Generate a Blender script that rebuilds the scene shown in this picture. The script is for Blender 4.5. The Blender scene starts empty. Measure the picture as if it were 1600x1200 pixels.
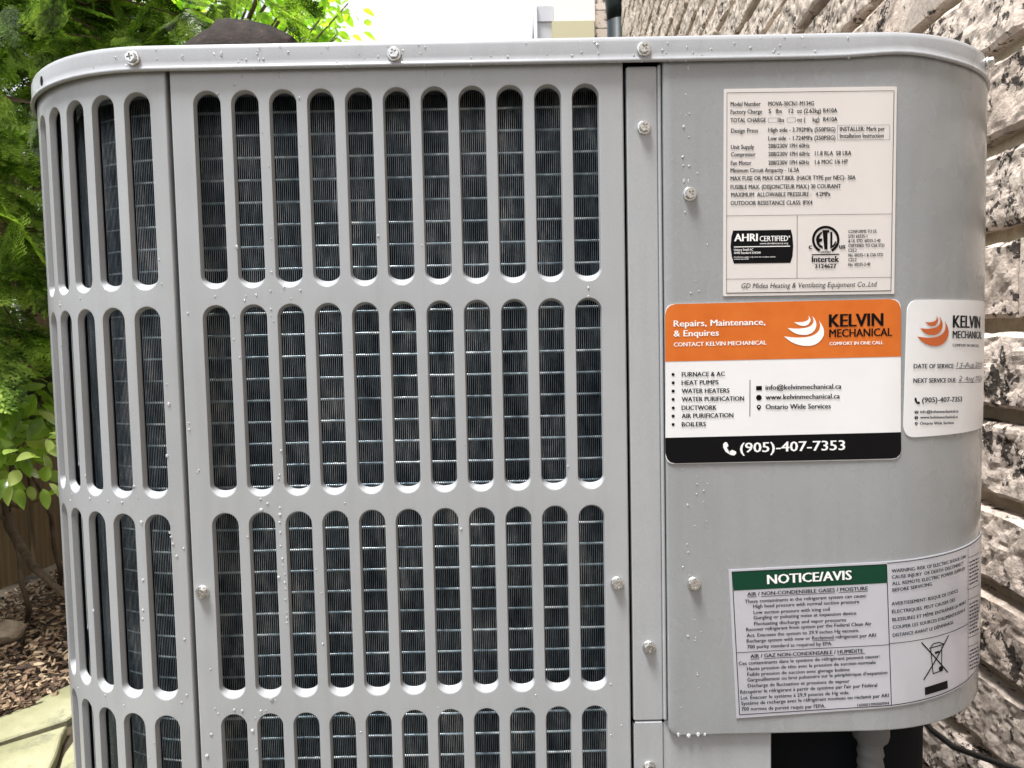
import bpy, bmesh, math, random
import numpy as np
from mathutils import Vector, Matrix, noise as mnoise

# ------------------------------------------------------------------ camera, sky, sun, exposure
scene = bpy.context.scene
COL = scene.collection
CAM = Vector((0.06952, -0.4795, 0.65))
PITCH, YAW, ROLL = 0.05509, 0.00602, 0.02115
cp, sp_, cy, sy = math.cos(PITCH), math.sin(PITCH), math.cos(YAW), math.sin(YAW)
fwd = Vector((sy * cp, cy * cp, -sp_)); rgt = Vector((cy, -sy, 0)); dwn = fwd.cross(rgt)
cr, sr = math.cos(ROLL), math.sin(ROLL)
r2 = cr * rgt + sr * dwn; d2 = -sr * rgt + cr * dwn
cam_d = bpy.data.cameras.new('camera'); cam = bpy.data.objects.new('camera', cam_d); COL.objects.link(cam)
cam.matrix_world = Matrix(((r2.x, -d2.x, -fwd.x, CAM.x), (r2.y, -d2.y, -fwd.y, CAM.y), (r2.z, -d2.z, -fwd.z, CAM.z), (0, 0, 0, 1)))
cam_d.sensor_width = 36.0; cam_d.lens = 36.0 * 1110 / 1600
cam_d.clip_start = 0.02; cam_d.clip_end = 500
cam_d.dof.use_dof = True; cam_d.dof.focus_distance = 0.5; cam_d.dof.aperture_fstop = 30
scene.camera = cam

SUN_EL, SUN_AZ = math.radians(72), math.radians(226)   # azimuth measured clockwise from +y: behind the photographer, to the left
world = bpy.data.worlds.new('World'); scene.world = world; world.use_nodes = True
nt = world.node_tree; bg = nt.nodes['Background']
sky = nt.nodes.new('ShaderNodeTexSky'); sky.sky_type = 'NISHITA'; sky.sun_disc = False
sky.sun_elevation = SUN_EL; sky.sun_rotation = SUN_AZ; sky.air_density = 1.0; sky.dust_density = 4.0; sky.ozone_density = 1.0
hsv = nt.nodes.new('ShaderNodeHueSaturation'); hsv.inputs['Saturation'].default_value = 0.14   # thin bright overcast
mixw = nt.nodes.new('ShaderNodeMix'); mixw.data_type = 'RGBA'; mixw.inputs[0].default_value = 0.6
mixw.inputs[7].default_value = (4.6, 4.74, 5.05, 1)
nt.links.new(sky.outputs[0], hsv.inputs['Color']); nt.links.new(hsv.outputs[0], mixw.inputs[6]); nt.links.new(mixw.outputs[2], bg.inputs['Color'])
bg.inputs['Strength'].default_value = 0.055

sun_d = bpy.data.lights.new('sun', 'SUN'); sun_d.energy = 1.5; sun_d.angle = math.radians(16); sun_d.color = (1.0, 0.99, 0.98)
sun = bpy.data.objects.new('sun', sun_d); COL.objects.link(sun)
sdir = Vector((math.sin(SUN_AZ) * math.cos(SUN_EL), math.cos(SUN_AZ) * math.cos(SUN_EL), math.sin(SUN_EL)))
sun.rotation_euler = (-sdir).to_track_quat('-Z', 'Y').to_euler()
sun.location = (0, -3, 6)
vs = scene.view_settings; vs.view_transform = 'Standard'; vs.look = 'None'; vs.gamma = 1.0; vs.use_curve_mapping = False; vs.exposure = 2.38

# ------------------------------------------------------------------ helpers
rng = random.Random(11); nr = np.random.default_rng(7)

def link(o, parent=None):
    COL.objects.link(o)
    if parent: o.parent = parent
    return o

def mesh_obj(name, verts, faces, mat, parent=None, smooth=False, sharp=None):
    me = bpy.data.meshes.new(name); me.from_pydata([tuple(v) for v in verts], [], faces)
    if mat: me.materials.append(mat)
    if smooth: me.shade_smooth()
    if sharp: me.set_sharp_from_angle(angle=math.radians(sharp))
    return link(bpy.data.objects.new(name, me), parent)

def np_obj(name, V, Fq, mat, parent=None, smooth=False):
    """V (n,3) float array, Fq (m,k) int array (all faces of k corners)"""
    me = bpy.data.meshes.new(name); V = np.ascontiguousarray(V, np.float32); Fq = np.ascontiguousarray(Fq, np.int32)
    me.vertices.add(len(V)); me.vertices.foreach_set('co', V.ravel())
    k = Fq.shape[1]; me.loops.add(Fq.size); me.loops.foreach_set('vertex_index', Fq.ravel())
    me.polygons.add(len(Fq)); me.polygons.foreach_set('loop_start', np.arange(0, Fq.size, k, dtype=np.int32))
    me.update(calc_edges=True); me.validate()
    if mat: me.materials.append(mat)
    if smooth: me.shade_smooth()
    return link(bpy.data.objects.new(name, me), parent)

def bm_obj(name, bm, mat, parent=None, smooth=False, sharp=None):
    me = bpy.data.meshes.new(name); bm.to_mesh(me); bm.free()
    if mat: me.materials.append(mat)
    if smooth: me.shade_smooth()
    if sharp: me.set_sharp_from_angle(angle=math.radians(sharp))
    return link(bpy.data.objects.new(name, me), parent)

def empty(name, loc=(0, 0, 0)):
    o = bpy.data.objects.new(name, None); o.location = loc; o.empty_display_size = 0.05; return link(o)

def tag(o, label=None, cat=None, group=None, kind=None):
    if label: o['label'] = label
    if cat: o['category'] = cat
    if group: o['group'] = group
    if kind: o['kind'] = kind
    return o

class MB:
    """collects shapes into one mesh"""
    def __init__(s): s.v = []; s.f = []
    def add(s, v, f):
        n = len(s.v); s.v += [tuple(x) for x in v]; s.f += [tuple(i + n for i in q) for q in f]; return s
    def box(s, lo, hi):
        (a, b, c), (d, e, g) = lo, hi
        return s.add([(a, b, c), (d, b, c), (d, e, c), (a, e, c), (a, b, g), (d, b, g), (d, e, g), (a, e, g)],
                     [(0, 3, 2, 1), (4, 5, 6, 7), (0, 1, 5, 4), (1, 2, 6, 5), (2, 3, 7, 6), (3, 0, 4, 7)])
    def tube(s, pts, rad, n=10, cap=True):
        pts = [Vector(p) for p in pts]; rads = rad if isinstance(rad, (list, tuple)) else [rad] * len(pts)
        base = len(s.v); up = None
        for i, p in enumerate(pts):
            t = (pts[min(i + 1, len(pts) - 1)] - pts[max(i - 1, 0)]).normalized()
            if up is None: up = t.orthogonal().normalized()
            up = (up - t * up.dot(t)).normalized(); b = t.cross(up)
            for k in range(n):
                a = 2 * math.pi * k / n; s.v.append(tuple(p + (up * math.cos(a) + b * math.sin(a)) * rads[i]))
        for i in range(len(pts) - 1):
            for k in range(n):
                k2 = (k + 1) % n; o = base + i * n
                s.f.append((o + k, o + k2, o + n + k2, o + n + k))
        if cap:
            s.f.append(tuple(base + k for k in reversed(range(n)))); s.f.append(tuple(base + (len(pts) - 1) * n + k for k in range(n)))
        return s
    def lathe(s, prof, c=(0, 0, 0), n=20):
        """prof: (r, z) pairs"""
        base = len(s.v)
        for r, z in prof:
            for k in range(n):
                a = 2 * math.pi * k / n; s.v.append((c[0] + r * math.cos(a), c[1] + r * math.sin(a), c[2] + z))
        for i in range(len(prof) - 1):
            for k in range(n):
                k2 = (k + 1) % n; o = base + i * n
                s.f.append((o + k, o + k2, o + n + k2, o + n + k))
        return s
    def build(s, name, mat, parent=None, smooth=False, sharp=None): return mesh_obj(name, s.v, s.f, mat, parent, smooth, sharp)

# ------------------------------------------------------------------ materials
def mat(name, color, rough=0.5, metal=0.0, spec=0.5, coat=0.0, transm=0.0, ior=1.45):
    m = bpy.data.materials.new(name); m.use_nodes = True; b = m.node_tree.nodes['Principled BSDF']
    b.inputs['Base Color'].default_value = (*color, 1); b.inputs['Roughness'].default_value = rough; b.inputs['Metallic'].default_value = metal
    b.inputs['Specular IOR Level'].default_value = spec; b.inputs['Coat Weight'].default_value = coat; b.inputs['Transmission Weight'].default_value = transm; b.inputs['IOR'].default_value = ior
    return m
class NG:
    def __init__(s, m): s.m = m; s.t = m.node_tree; s.b = s.t.nodes['Principled BSDF']; s.co = None
    def n(s, typ, **kw):
        x = s.t.nodes.new(typ)
        for k, v in kw.items():
            if k in x.inputs: x.inputs[k].default_value = v
            else: setattr(x, k, v)
        return x
    def l(s, a, b): s.t.links.new(a, b)
    def coord(s, scale=(1, 1, 1), rnd=False):
        tc = s.n('ShaderNodeTexCoord'); mp = s.n('ShaderNodeMapping'); mp.inputs['Scale'].default_value = scale
        s.l(tc.outputs['Object'], mp.inputs['Vector'])
        if rnd:
            oi = s.n('ShaderNodeObjectInfo'); mu = s.n('ShaderNodeMath', operation='MULTIPLY'); mu.inputs[1].default_value = 37.0
            s.l(oi.outputs['Random'], mu.inputs[0]); s.l(mu.outputs[0], mp.inputs['Location'])
        return mp.outputs[0]
    def noise(s, vec, scale, detail=4, rough=0.55, dist=0.0):
        x = s.n('ShaderNodeTexNoise'); x.inputs['Scale'].default_value = scale; x.inputs['Detail'].default_value = detail
        x.inputs['Roughness'].default_value = rough; x.inputs['Distortion'].default_value = dist; s.l(vec, x.inputs['Vector']); return x.outputs['Fac']
    def ramp(s, fac, stops):
        x = s.n('ShaderNodeValToRGB'); e = x.color_ramp.elements
        while len(e) < len(stops): e.new(0.5)
        for i, (p, c) in enumerate(stops): e[i].position = p; e[i].color = (*c, 1) if len(c) == 3 else c
        s.l(fac, x.inputs[0]); return x.outputs['Color']
    def bump(s, h, strength, dist=0.002, prev=None):
        x = s.n('ShaderNodeBump'); x.inputs['Strength'].default_value = strength; x.inputs['Distance'].default_value = dist
        s.l(h, x.inputs['Height'])
        if prev: s.l(prev, x.inputs['Normal'])
        return x.outputs['Normal']
    def mix(s, fac, a, b, mode='MIX'):
        x = s.n('ShaderNodeMix', data_type='RGBA', blend_type=mode)
        if isinstance(fac, float): x.inputs[0].default_value = fac
        else: s.l(fac, x.inputs[0])
        for i, v in ((6, a), (7, b)):
            if isinstance(v, tuple): x.inputs[i].default_value = (*v, 1)
            else: s.l(v, x.inputs[i])
        return x.outputs[2]
    def base(s, c): s.l(c, s.b.inputs['Base Color'])
    def rough(s, c): s.l(c, s.b.inputs['Roughness'])
    def normal(s, c): s.l(c, s.b.inputs['Normal'])

M = {}
def paint(name, col, rough=0.30):
    m = mat(name, col, rough, spec=0.5, coat=0.25); m.node_tree.nodes['Principled BSDF'].inputs['Coat Roughness'].default_value = 0.09; g = NG(m); v = g.coord()
    n1 = g.noise(v, 9, 5, 0.6); n2 = g.noise(g.coord((90, 90, 6)), 1.0, 3)      # faint blotches, vertical rain streaks
    c1 = g.ramp(n1, [(0.3, tuple(x * 0.94 for x in col)), (0.7, tuple(min(1, x * 1.05) for x in col))])
    st = g.ramp(n2, [(0.48, (1, 1, 1)), (0.78, (0.925, 0.922, 0.915))])
    gr = g.ramp(g.noise(v, 1100, 2, 0.6), [(0.35, (0.95, 0.95, 0.95)), (0.65, (1.04, 1.04, 1.04))]); g.base(g.mix(1.0, g.mix(1.0, c1, st, 'MULTIPLY'), gr, 'MULTIPLY'))
    g.rough(g.ramp(g.noise(v, 24, 3, 0.5), [(0.2, (rough - 0.02,) * 3), (0.8, (rough + 0.03,) * 3)]))
    nb = g.bump(g.noise(v, 900, 2, 0.5), 0.06, 0.0006); g.normal(g.bump(g.noise(v, 5, 1), 0.25, 0.0025, nb))
    return m
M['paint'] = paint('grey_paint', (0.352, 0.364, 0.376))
M['paint_shaded'] = paint('grey_paint_shaded', (0.278, 0.290, 0.296), 0.27)  # same grey paint, darkened in colour for the dimmer light at the right
M['paint_lid'] = paint('grey_paint_lid', (0.352, 0.363, 0.380), 0.27)
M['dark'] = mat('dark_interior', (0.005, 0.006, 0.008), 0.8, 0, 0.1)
M['darkmetal'] = mat('dark_painted_steel', (0.035, 0.037, 0.04), 0.5)
m = mat('galvanised_screw', (0.72, 0.72, 0.7), 0.28, 1.0); g = NG(m); g.rough(g.ramp(g.noise(g.coord(), 700, 3), [(0.3, (0.18,) * 3), (0.7, (0.45,) * 3)])); M['screw'] = m
m = mat('coated_fin', (0.03, 0.06, 0.085), 0.6, 0.0, 0.12); g = NG(m)
g.base(g.ramp(g.noise(g.coord((1, 1, 1)), 60, 4, 0.7), [(0.3, (0.003, 0.006, 0.011)), (0.7, (0.008, 0.016, 0.025))])); M['fin'] = m
m = mat('fin_cut_edge', (0.5, 0.56, 0.6), 0.35, 0.6); g = NG(m)
g.base(g.ramp(g.noise(g.coord((1, 1, 0.35)), 55, 6, 0.8), [(0.32, (0.08, 0.11, 0.14)), (0.52, (0.33, 0.39, 0.44)), (0.7, (0.88, 0.91, 0.94))])); M['fin_edge'] = m
m = mat('coil_tube', (0.78, 0.88, 0.92), 0.3, 0.5); g = NG(m); g.base(g.ramp(g.noise(g.coord((1, 1, 1), True), 38, 4, 0.7), [(0.34, (0.06, 0.10, 0.14)), (0.5, (0.4, 0.52, 0.58)), (0.62, (0.9, 0.95, 0.97))])); M['tube'] = m
M['k'] = mat('black_ink', (0.004, 0.004, 0.005), 0.5, 0, 0.12); M['w'] = mat('white_ink', (0.82, 0.82, 0.81), 0.4); M['g'] = mat('grey_ink', (0.12, 0.12, 0.13), 0.5)
m = mat('orange_ink', (0.72, 0.19, 0.03), 0.35, 0, 0.25); g = NG(m); g.base(g.ramp(g.noise(g.coord(), 60, 4), [(0.3, (0.54, 0.125, 0.018)), (0.7, (0.61, 0.155, 0.026))])); M['o'] = m
M['r'] = mat('rust_orange_ink', (0.50, 0.11, 0.025), 0.35); M['n'] = mat('dark_green_ink', (0.005, 0.045, 0.024), 0.4, 0, 0.2)
def sticker_mat(name, col, rough=0.3):
    m = mat(name, col, rough, spec=0.5); g = NG(m); v = g.coord()
    g.base(g.ramp(g.noise(v, 25, 4), [(0.3, tuple(x * 0.96 for x in col)), (0.7, col)])); g.normal(g.bump(g.noise(v, 40, 2), 0.15, 0.0006)); return m
M['rating'] = sticker_mat('aged_cream_label', (0.64, 0.605, 0.58)); M['white'] = sticker_mat('white_vinyl', (0.74, 0.74, 0.745)); M['silver'] = sticker_mat('silver_label', (0.52, 0.53, 0.58), 0.22); M['silver'].node_tree.nodes['Principled BSDF'].inputs['Metallic'].default_value = 0.25
m = mat('water', (0.92, 0.93, 0.95), 0.02, 0, 0.6, 0, 0.66, 1.33); M['water'] = m

# ------------------------------------------------------------------ unit profile: u runs along the skin, u = x on the flat front
class Prof:
    def __init__(s, Y0, XL, rl, XR, rr): s.Y0, s.XL, s.rl, s.XR, s.rr = Y0, XL, rl, XR, rr; s.a = XR - rr; s.b = XL + rl
    def xy(s, u, d=0.0):
        if u > s.a:
            th = (u - s.a) / s.rr
            if th > math.pi / 2: return s.XR + d, s.Y0 + s.rr + (u - s.a - s.rr * math.pi / 2)
            return s.a + (s.rr + d) * math.sin(th), s.Y0 + s.rr - (s.rr + d) * math.cos(th)
        if u < s.b:
            th = (s.b - u) / s.rl
            if th > math.pi / 2: return s.XL - d, s.Y0 + s.rl + (s.b - u - s.rl * math.pi / 2)
            return s.b - (s.rl + d) * math.sin(th), s.Y0 + s.rl - (s.rl + d) * math.cos(th)
        return u, s.Y0 - d
    def p(s, u, z, d=0.0): x, y = s.xy(u, d); return (x, y, z)
    def normal(s, u):
        a = Vector(s.xy(u, 0)); b = Vector(s.xy(u, 0.01)); n = (b - a).normalized(); return Vector((n.x, n.y, 0))
    def loop(s, back=0.745, n=14, d=0.0):
        """closed outline, counter-clockwise seen from above, starting at the middle of the front"""
        us = [0.0, s.a] + [s.a + s.rr * math.pi / 2 * i / n for i in range(1, n + 1)]
        R = [s.xy(u, d) for u in us]
        us = [s.b - s.rl * math.pi / 2 * i / n for i in range(n + 1)]
        L = [s.xy(u, d) for u in us]
        rb = 0.12; B = []
        for i in range(n + 1): t = math.pi / 2 * i / n; B.append((s.XR - rb + (rb + d) * math.cos(t), back - rb + (rb + d) * math.sin(t)))
        for i in range(n + 1): t = math.pi / 2 * (1 + i / n); B.append((s.XL + rb + (rb + d) * math.cos(t), back - rb + (rb + d) * math.sin(t)))
        return R + B + L[::-1]

BODY = Prof(0.0, -0.3, 0.14, 0.454, 0.135)
LID = Prof(-0.004, -0.3017, 0.1405, 0.455, 0.1365)
STK = Prof(-0.0018, -0.3, 0.14, 0.4558, 0.1368)
COIL = Prof(0.025, -0.275, 0.115, 0.429, 0.11)
Z0, RPITCH, SLOT_H = 0.82165, 0.14091, 0.13024
TEXTS=[
('rating','Model Number',0.22054,0.80423,0.24044,0.80409,0.00272,'k'),
('rating','MOVA-30CN1-M134G',0.24551,0.804,0.27567,0.80374,0.00272,'k'),
('rating','Factory Charge',0.22054,0.79918,0.24135,0.79909,0.00272,'k'),
('rating','5',0.24564,0.79917,0.24733,0.79914,0.00272,'k'),
('rating','lbs',0.25058,0.79915,0.25448,0.79916,0.00272,'k'),
('rating','12',0.25903,0.79915,0.26215,0.79909,0.00272,'k'),
('rating','oz (2.62kg)',0.26449,0.79905,0.28036,0.79891,0.00273,'k'),
('rating','R410A',0.28192,0.79895,0.29115,0.79886,0.00273,'k'),
('rating','TOTAL CHARGE',0.22041,0.79372,0.24382,0.79352,0.00273,'k'),
('rating','lbs',0.25227,0.79343,0.25591,0.79336,0.00273,'k'),
('rating','oz (',0.26462,0.79336,0.26995,0.79333,0.00273,'k'),
('rating','kg)',0.27489,0.79324,0.27931,0.79323,0.00273,'k'),
('rating','R410A',0.28192,0.79326,0.29128,0.79316,0.00273,'k'),
('rating','Design Press',0.2208,0.78693,0.23861,0.78683,0.00273,'k'),
('rating','High side - 3.792MPa (550PSIG)',0.24551,0.78701,0.28998,0.78655,0.00273,'k'),
('rating','INSTALLER: Mark per',0.29297,0.78665,0.32288,0.78641,0.00273,'k'),
('rating','Low side',0.24551,0.78154,0.25721,0.78147,0.00274,'k'),
('rating','- 1.724MPa (250PSIG)',0.25916,0.78143,0.28998,0.78116,0.00274,'k'),
('rating','Installation Instruction',0.29297,0.78227,0.3221,0.78196,0.00274,'k'),
('rating','Unit Supply',0.22067,0.7763,0.23601,0.77624,0.00274,'k'),
('rating','208/230V 1PH 60Hz',0.24551,0.77653,0.27281,0.77632,0.00274,'k'),
('rating','Compressor',0.22067,0.77153,0.23692,0.77137,0.00274,'k'),
('rating','208/230V 1PH 60Hz',0.24551,0.77128,0.27294,0.77099,0.00274,'k'),
('rating','11.8 RLA  58 LRA',0.27645,0.77116,0.30064,0.77093,0.00274,'k'),
('rating','Fan Motor',0.22054,0.76588,0.23419,0.76578,0.00274,'k'),
('rating','208/230V 1PH 60Hz',0.24551,0.76564,0.27268,0.76543,0.00275,'k'),
('rating','1.6 MOC 1/6 HP',0.27645,0.76551,0.2983,0.7654,0.00275,'k'),
('rating','Minimum Circuit Ampacity - 16.3A',0.22028,0.7611,0.26592,0.76061,0.00275,'k'),
('rating','MAX FUSE OR MAX CKT.BKR. (HACR TYPE per NEC)- 30A',0.22028,0.75584,0.3035,0.75492,0.00275,'k'),
('rating','FUSIBLE MAX. (DISJONCTEUR MAX.) 30 COURANT',0.22028,0.75017,0.29375,0.74936,0.00276,'k'),
('rating','MAXIMUM  ALLOWABLE PRESSURE :   4.2MPa',0.22067,0.74512,0.28673,0.74438,0.00276,'k'),
('rating','OUTDOOR RESISTANCE CLASS: IPX4',0.22028,0.73961,0.27476,0.73901,0.00276,'k'),
('rating','AHRI',0.22275,0.71579,0.23809,0.71564,0.00492,'wB'),
('rating','CERTIFIED',0.23965,0.71545,0.25851,0.71531,0.00349,'w'),
('rating','°',0.2589,0.71546,0.25981,0.71544,0.00318,'w'),
('rating','www.ahridirectory.org',0.23965,0.71346,0.25851,0.71332,0.00111,'w'),
('rating','Unitary Small AC',0.22236,0.70944,0.23523,0.70942,0.00143,'w'),
('rating','AHRI Standard 210/240',0.22236,0.70745,0.24018,0.70725,0.00143,'w'),
('rating','Certification applies only when the complete system',0.22236,0.70499,0.25006,0.70466,0.0008,'w'),
('rating','is listed with AHRI',0.22236,0.70363,0.23211,0.70351,0.0008,'w'),
('rating','c',0.27255,0.70962,0.27463,0.70966,0.0035,'kB'),
('rating','us',0.29297,0.70953,0.29687,0.70953,0.00334,'kB'),
('rating','LISTED',0.28062,0.70675,0.28712,0.70678,0.00135,'kB'),
('rating','Intertek',0.27463,0.70098,0.29271,0.70085,0.00382,'kB'),
('rating','3124627',0.27671,0.69695,0.29076,0.69683,0.00263,'kB'),
('rating','CONFORMS TO UL',0.29895,0.71966,0.31806,0.71967,0.00206,'k'),
('rating','STD 60335-1',0.29895,0.71648,0.31156,0.71646,0.00206,'k'),
('rating','& UL STD. 60335-2-40',0.29895,0.71346,0.32041,0.71343,0.00207,'k'),
('rating','CERTIFIED TO CSA STD',0.29895,0.71036,0.32314,0.7102,0.00207,'k'),
('rating','C22.2',0.29895,0.70726,0.30454,0.7073,0.00207,'k'),
('rating','No. 60335-1 & CSA STD',0.29908,0.70407,0.32223,0.70401,0.00207,'k'),
('rating','C22.2',0.29908,0.70096,0.30441,0.70101,0.00207,'k'),
('rating','No. 60335-2-40',0.29908,0.69777,0.31377,0.69787,0.00207,'k'),
('rating','GD Midea Heating & Ventilating Equipment Co.,Ltd',0.2273,0.68447,0.31832,0.6838,0.00336,'kI'),
('service','Repairs, Maintenance,',0.18179,0.65989,0.24317,0.65984,0.00407,'wM'),
('service','& Enquires',0.18166,0.65324,0.21196,0.65325,0.00408,'wM'),
('service','CONTACT KELVIN MECHANICAL',0.18166,0.64653,0.24395,0.64661,0.00269,'wM'),
('service','KELVIN',0.28647,0.65746,0.32249,0.65761,0.00845,'kB'),
('service','MECHANICAL',0.28647,0.6507,0.32886,0.65071,0.00519,'kM'),
('service','COMFORT IN ONE CALL',0.2866,0.64521,0.32275,0.64519,0.00215,'wM'),
('service','FURNACE & AC',0.18686,0.62626,0.21586,0.62606,0.00295,'kM'),
('service','HEAT PUMPS',0.18673,0.62068,0.21157,0.62046,0.00295,'kM'),
('service','WATER HEATERS',0.18673,0.61509,0.21885,0.61471,0.00296,'kM'),
('service','WATER PURIFICATION',0.18673,0.60949,0.22873,0.60911,0.00296,'kM'),
('service','DUCTWORK',0.1866,0.60367,0.21014,0.60337,0.00296,'kM'),
('service','AIR PURIFICATION',0.1866,0.59817,0.22145,0.59794,0.00297,'kM'),
('service','BOILERS',0.1866,0.59244,0.20286,0.5923,0.00297,'kM'),
('service','info@kelvinmechanical.ca',0.24343,0.61608,0.29466,0.61582,0.00327,'kM'),
('service','www.kelvinmechanical.ca',0.24343,0.60953,0.29362,0.60918,0.00328,'kM'),
('service','Ontario Wide Services',0.24343,0.60297,0.28751,0.60254,0.00328,'kM'),
('service','(905)-407-7353',0.22613,0.5738,0.29726,0.57404,0.00661,'wM'),
('date','KELVIN',0.38035,0.65535,0.42196,0.65475,0.00861,'kB'),
('date','MECHANICAL',0.38009,0.64806,0.42742,0.64714,0.00518,'kM'),
('date','COMFORT IN ONE CALL',0.37996,0.64237,0.42014,0.64117,0.0019,'kM'),
('date','DATE OF SERVICE:',0.34511,0.62829,0.38204,0.62724,0.00303,'kM'),
('date','13-Aug.2025',0.38451,0.62758,0.43119,0.62626,0.00349,'gI'),
('date','NEXT SERVICE DUE:',0.34498,0.61853,0.38464,0.61729,0.00303,'kM'),
('date','2 Aug.2026',0.38763,0.61802,0.43106,0.61639,0.00351,'gI'),
('date','(905)-407-7353',0.35213,0.60487,0.39218,0.60354,0.0034,'kM'),
('date','info@kelvinmechanical.ca',0.35057,0.59754,0.38763,0.59603,0.00204,'kM'),
('date','www.kelvinmechanical.ca',0.3507,0.59375,0.38698,0.5921,0.00205,'kM'),
('date','Ontario Wide Services',0.35057,0.58963,0.38243,0.58827,0.00204,'kM'),
('notice','NOTICE/AVIS',0.2446,0.48265,0.3022,0.48449,0.00638,'wB'),
('notice','AIR / NON-CONDENSIBLE GASES / MOISTURE',0.23068,0.47465,0.31351,0.47686,0.00252,'kM'),
('notice','These contaminants in the refrigerant system can cause:',0.22899,0.46964,0.3126,0.47183,0.00243,'kT'),
('notice','High head pressure with normal suction pressure',0.23471,0.46611,0.30766,0.46777,0.00243,'kT'),
('notice','Low suction pressure with icing coil',0.23497,0.46183,0.28738,0.46301,0.00243,'kT'),
('notice','Gurgling or pulsating noise at expansion device',0.23497,0.45813,0.30571,0.45975,0.00243,'kT'),
('notice','Fluctuating discharge and vapor pressures',0.23536,0.45394,0.29869,0.45524,0.00243,'kT'),
('notice','Recover refrigerant from system per the Federal Clean Air',0.2299,0.44997,0.31624,0.45209,0.00244,'kT'),
('notice','Act. Evacuate the system to 29.9 inches Hg vacuum.',0.23016,0.44578,0.30779,0.44761,0.00244,'kT'),
('notice','Recharge system with new or Reclaimed refrigerant per ARI',0.23016,0.44187,0.31936,0.44392,0.00244,'kT'),
('notice','700 purity standard as required by EPA.',0.23055,0.43776,0.2892,0.43878,0.00244,'kT'),
('notice','Ces contaminants dans le système de réfrigérant peuvent causer:',0.22457,0.42616,0.32236,0.42895,0.00245,'kT'),
('notice','Haute pression de tête avec la pression de succion normale',0.23029,0.42229,0.31936,0.42482,0.00245,'kT'),
('notice','Faible pression de succion avec givrage bobine',0.23055,0.41836,0.30129,0.42016,0.00245,'kT'),
('notice',"Gargouillement ou brut pulsatoire sur le périphérique d'expansion",0.23055,0.41443,0.32756,0.41733,0.00246,'kT'),
('notice','Décharge de fluctuation et pressions de vapeur',0.23081,0.41029,0.30129,0.412,0.00246,'kT'),
('notice',"Récupérer le réfrigérant à partir de système par l'air pur Fédéral",0.22561,0.40599,0.32041,0.40857,0.00246,'kT'),
('notice','Loi. Évacuer le système à 29,9 pouces de Hg vide.',0.226,0.40175,0.30129,0.40383,0.00246,'kT'),
('notice','Système de recharge avec le réfrigérant nouveau ou réclamé par ARI',0.22613,0.39781,0.32873,0.401,0.00247,'kT'),
('notice',"700 normes de pureté requis par l'EPA.",0.22639,0.39385,0.28452,0.39468,0.00247,'kT'),
('notice','AIR / GAZ NON-CONDENSABLE / HUMIDITE',0.23276,0.43105,0.31052,0.43308,0.00255,'kM'),
('notice','16000109000994',0.30688,0.39481,0.32899,0.39565,0.00198,'kT'),
('notice','WARNING: RISK OF ELECTRIC SHOCK CAN',0.33016,0.48849,0.40064,0.49016,0.00234,'kT'),
('notice','CAUSE INJURY  OR DEATH: DISCONNECT',0.33029,0.48415,0.39751,0.4857,0.00234,'kT'),
('notice','ALL REMOTE ELECTRIC POWER SUPPLIES',0.33055,0.4796,0.39985,0.48157,0.00234,'kT'),
('notice','BEFORE SERVICING.',0.33081,0.47505,0.36306,0.47661,0.00233,'kT'),
('notice','AVERTISSEMENT: RISQUE DE CHOCS',0.33029,0.46548,0.3901,0.46721,0.00235,'kT'),
('notice','ÉLECTRIQUES. PEUT CAUSER DES',0.33068,0.4599,0.38672,0.46139,0.00235,'kT'),
('notice','BLESSURES ET MÊME ENTRAÎNER LA MORT.',0.33094,0.45431,0.40285,0.45636,0.00237,'kT'),
('notice',"COUPER LES SOURCES D'ALIMENTATION À",0.3312,0.44892,0.40103,0.45094,0.00236,'kT'),
('notice','DISTANCE AVANT LE DÉPANNAGE.',0.33133,0.44332,0.38542,0.44544,0.00236,'kT'),
]
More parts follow.
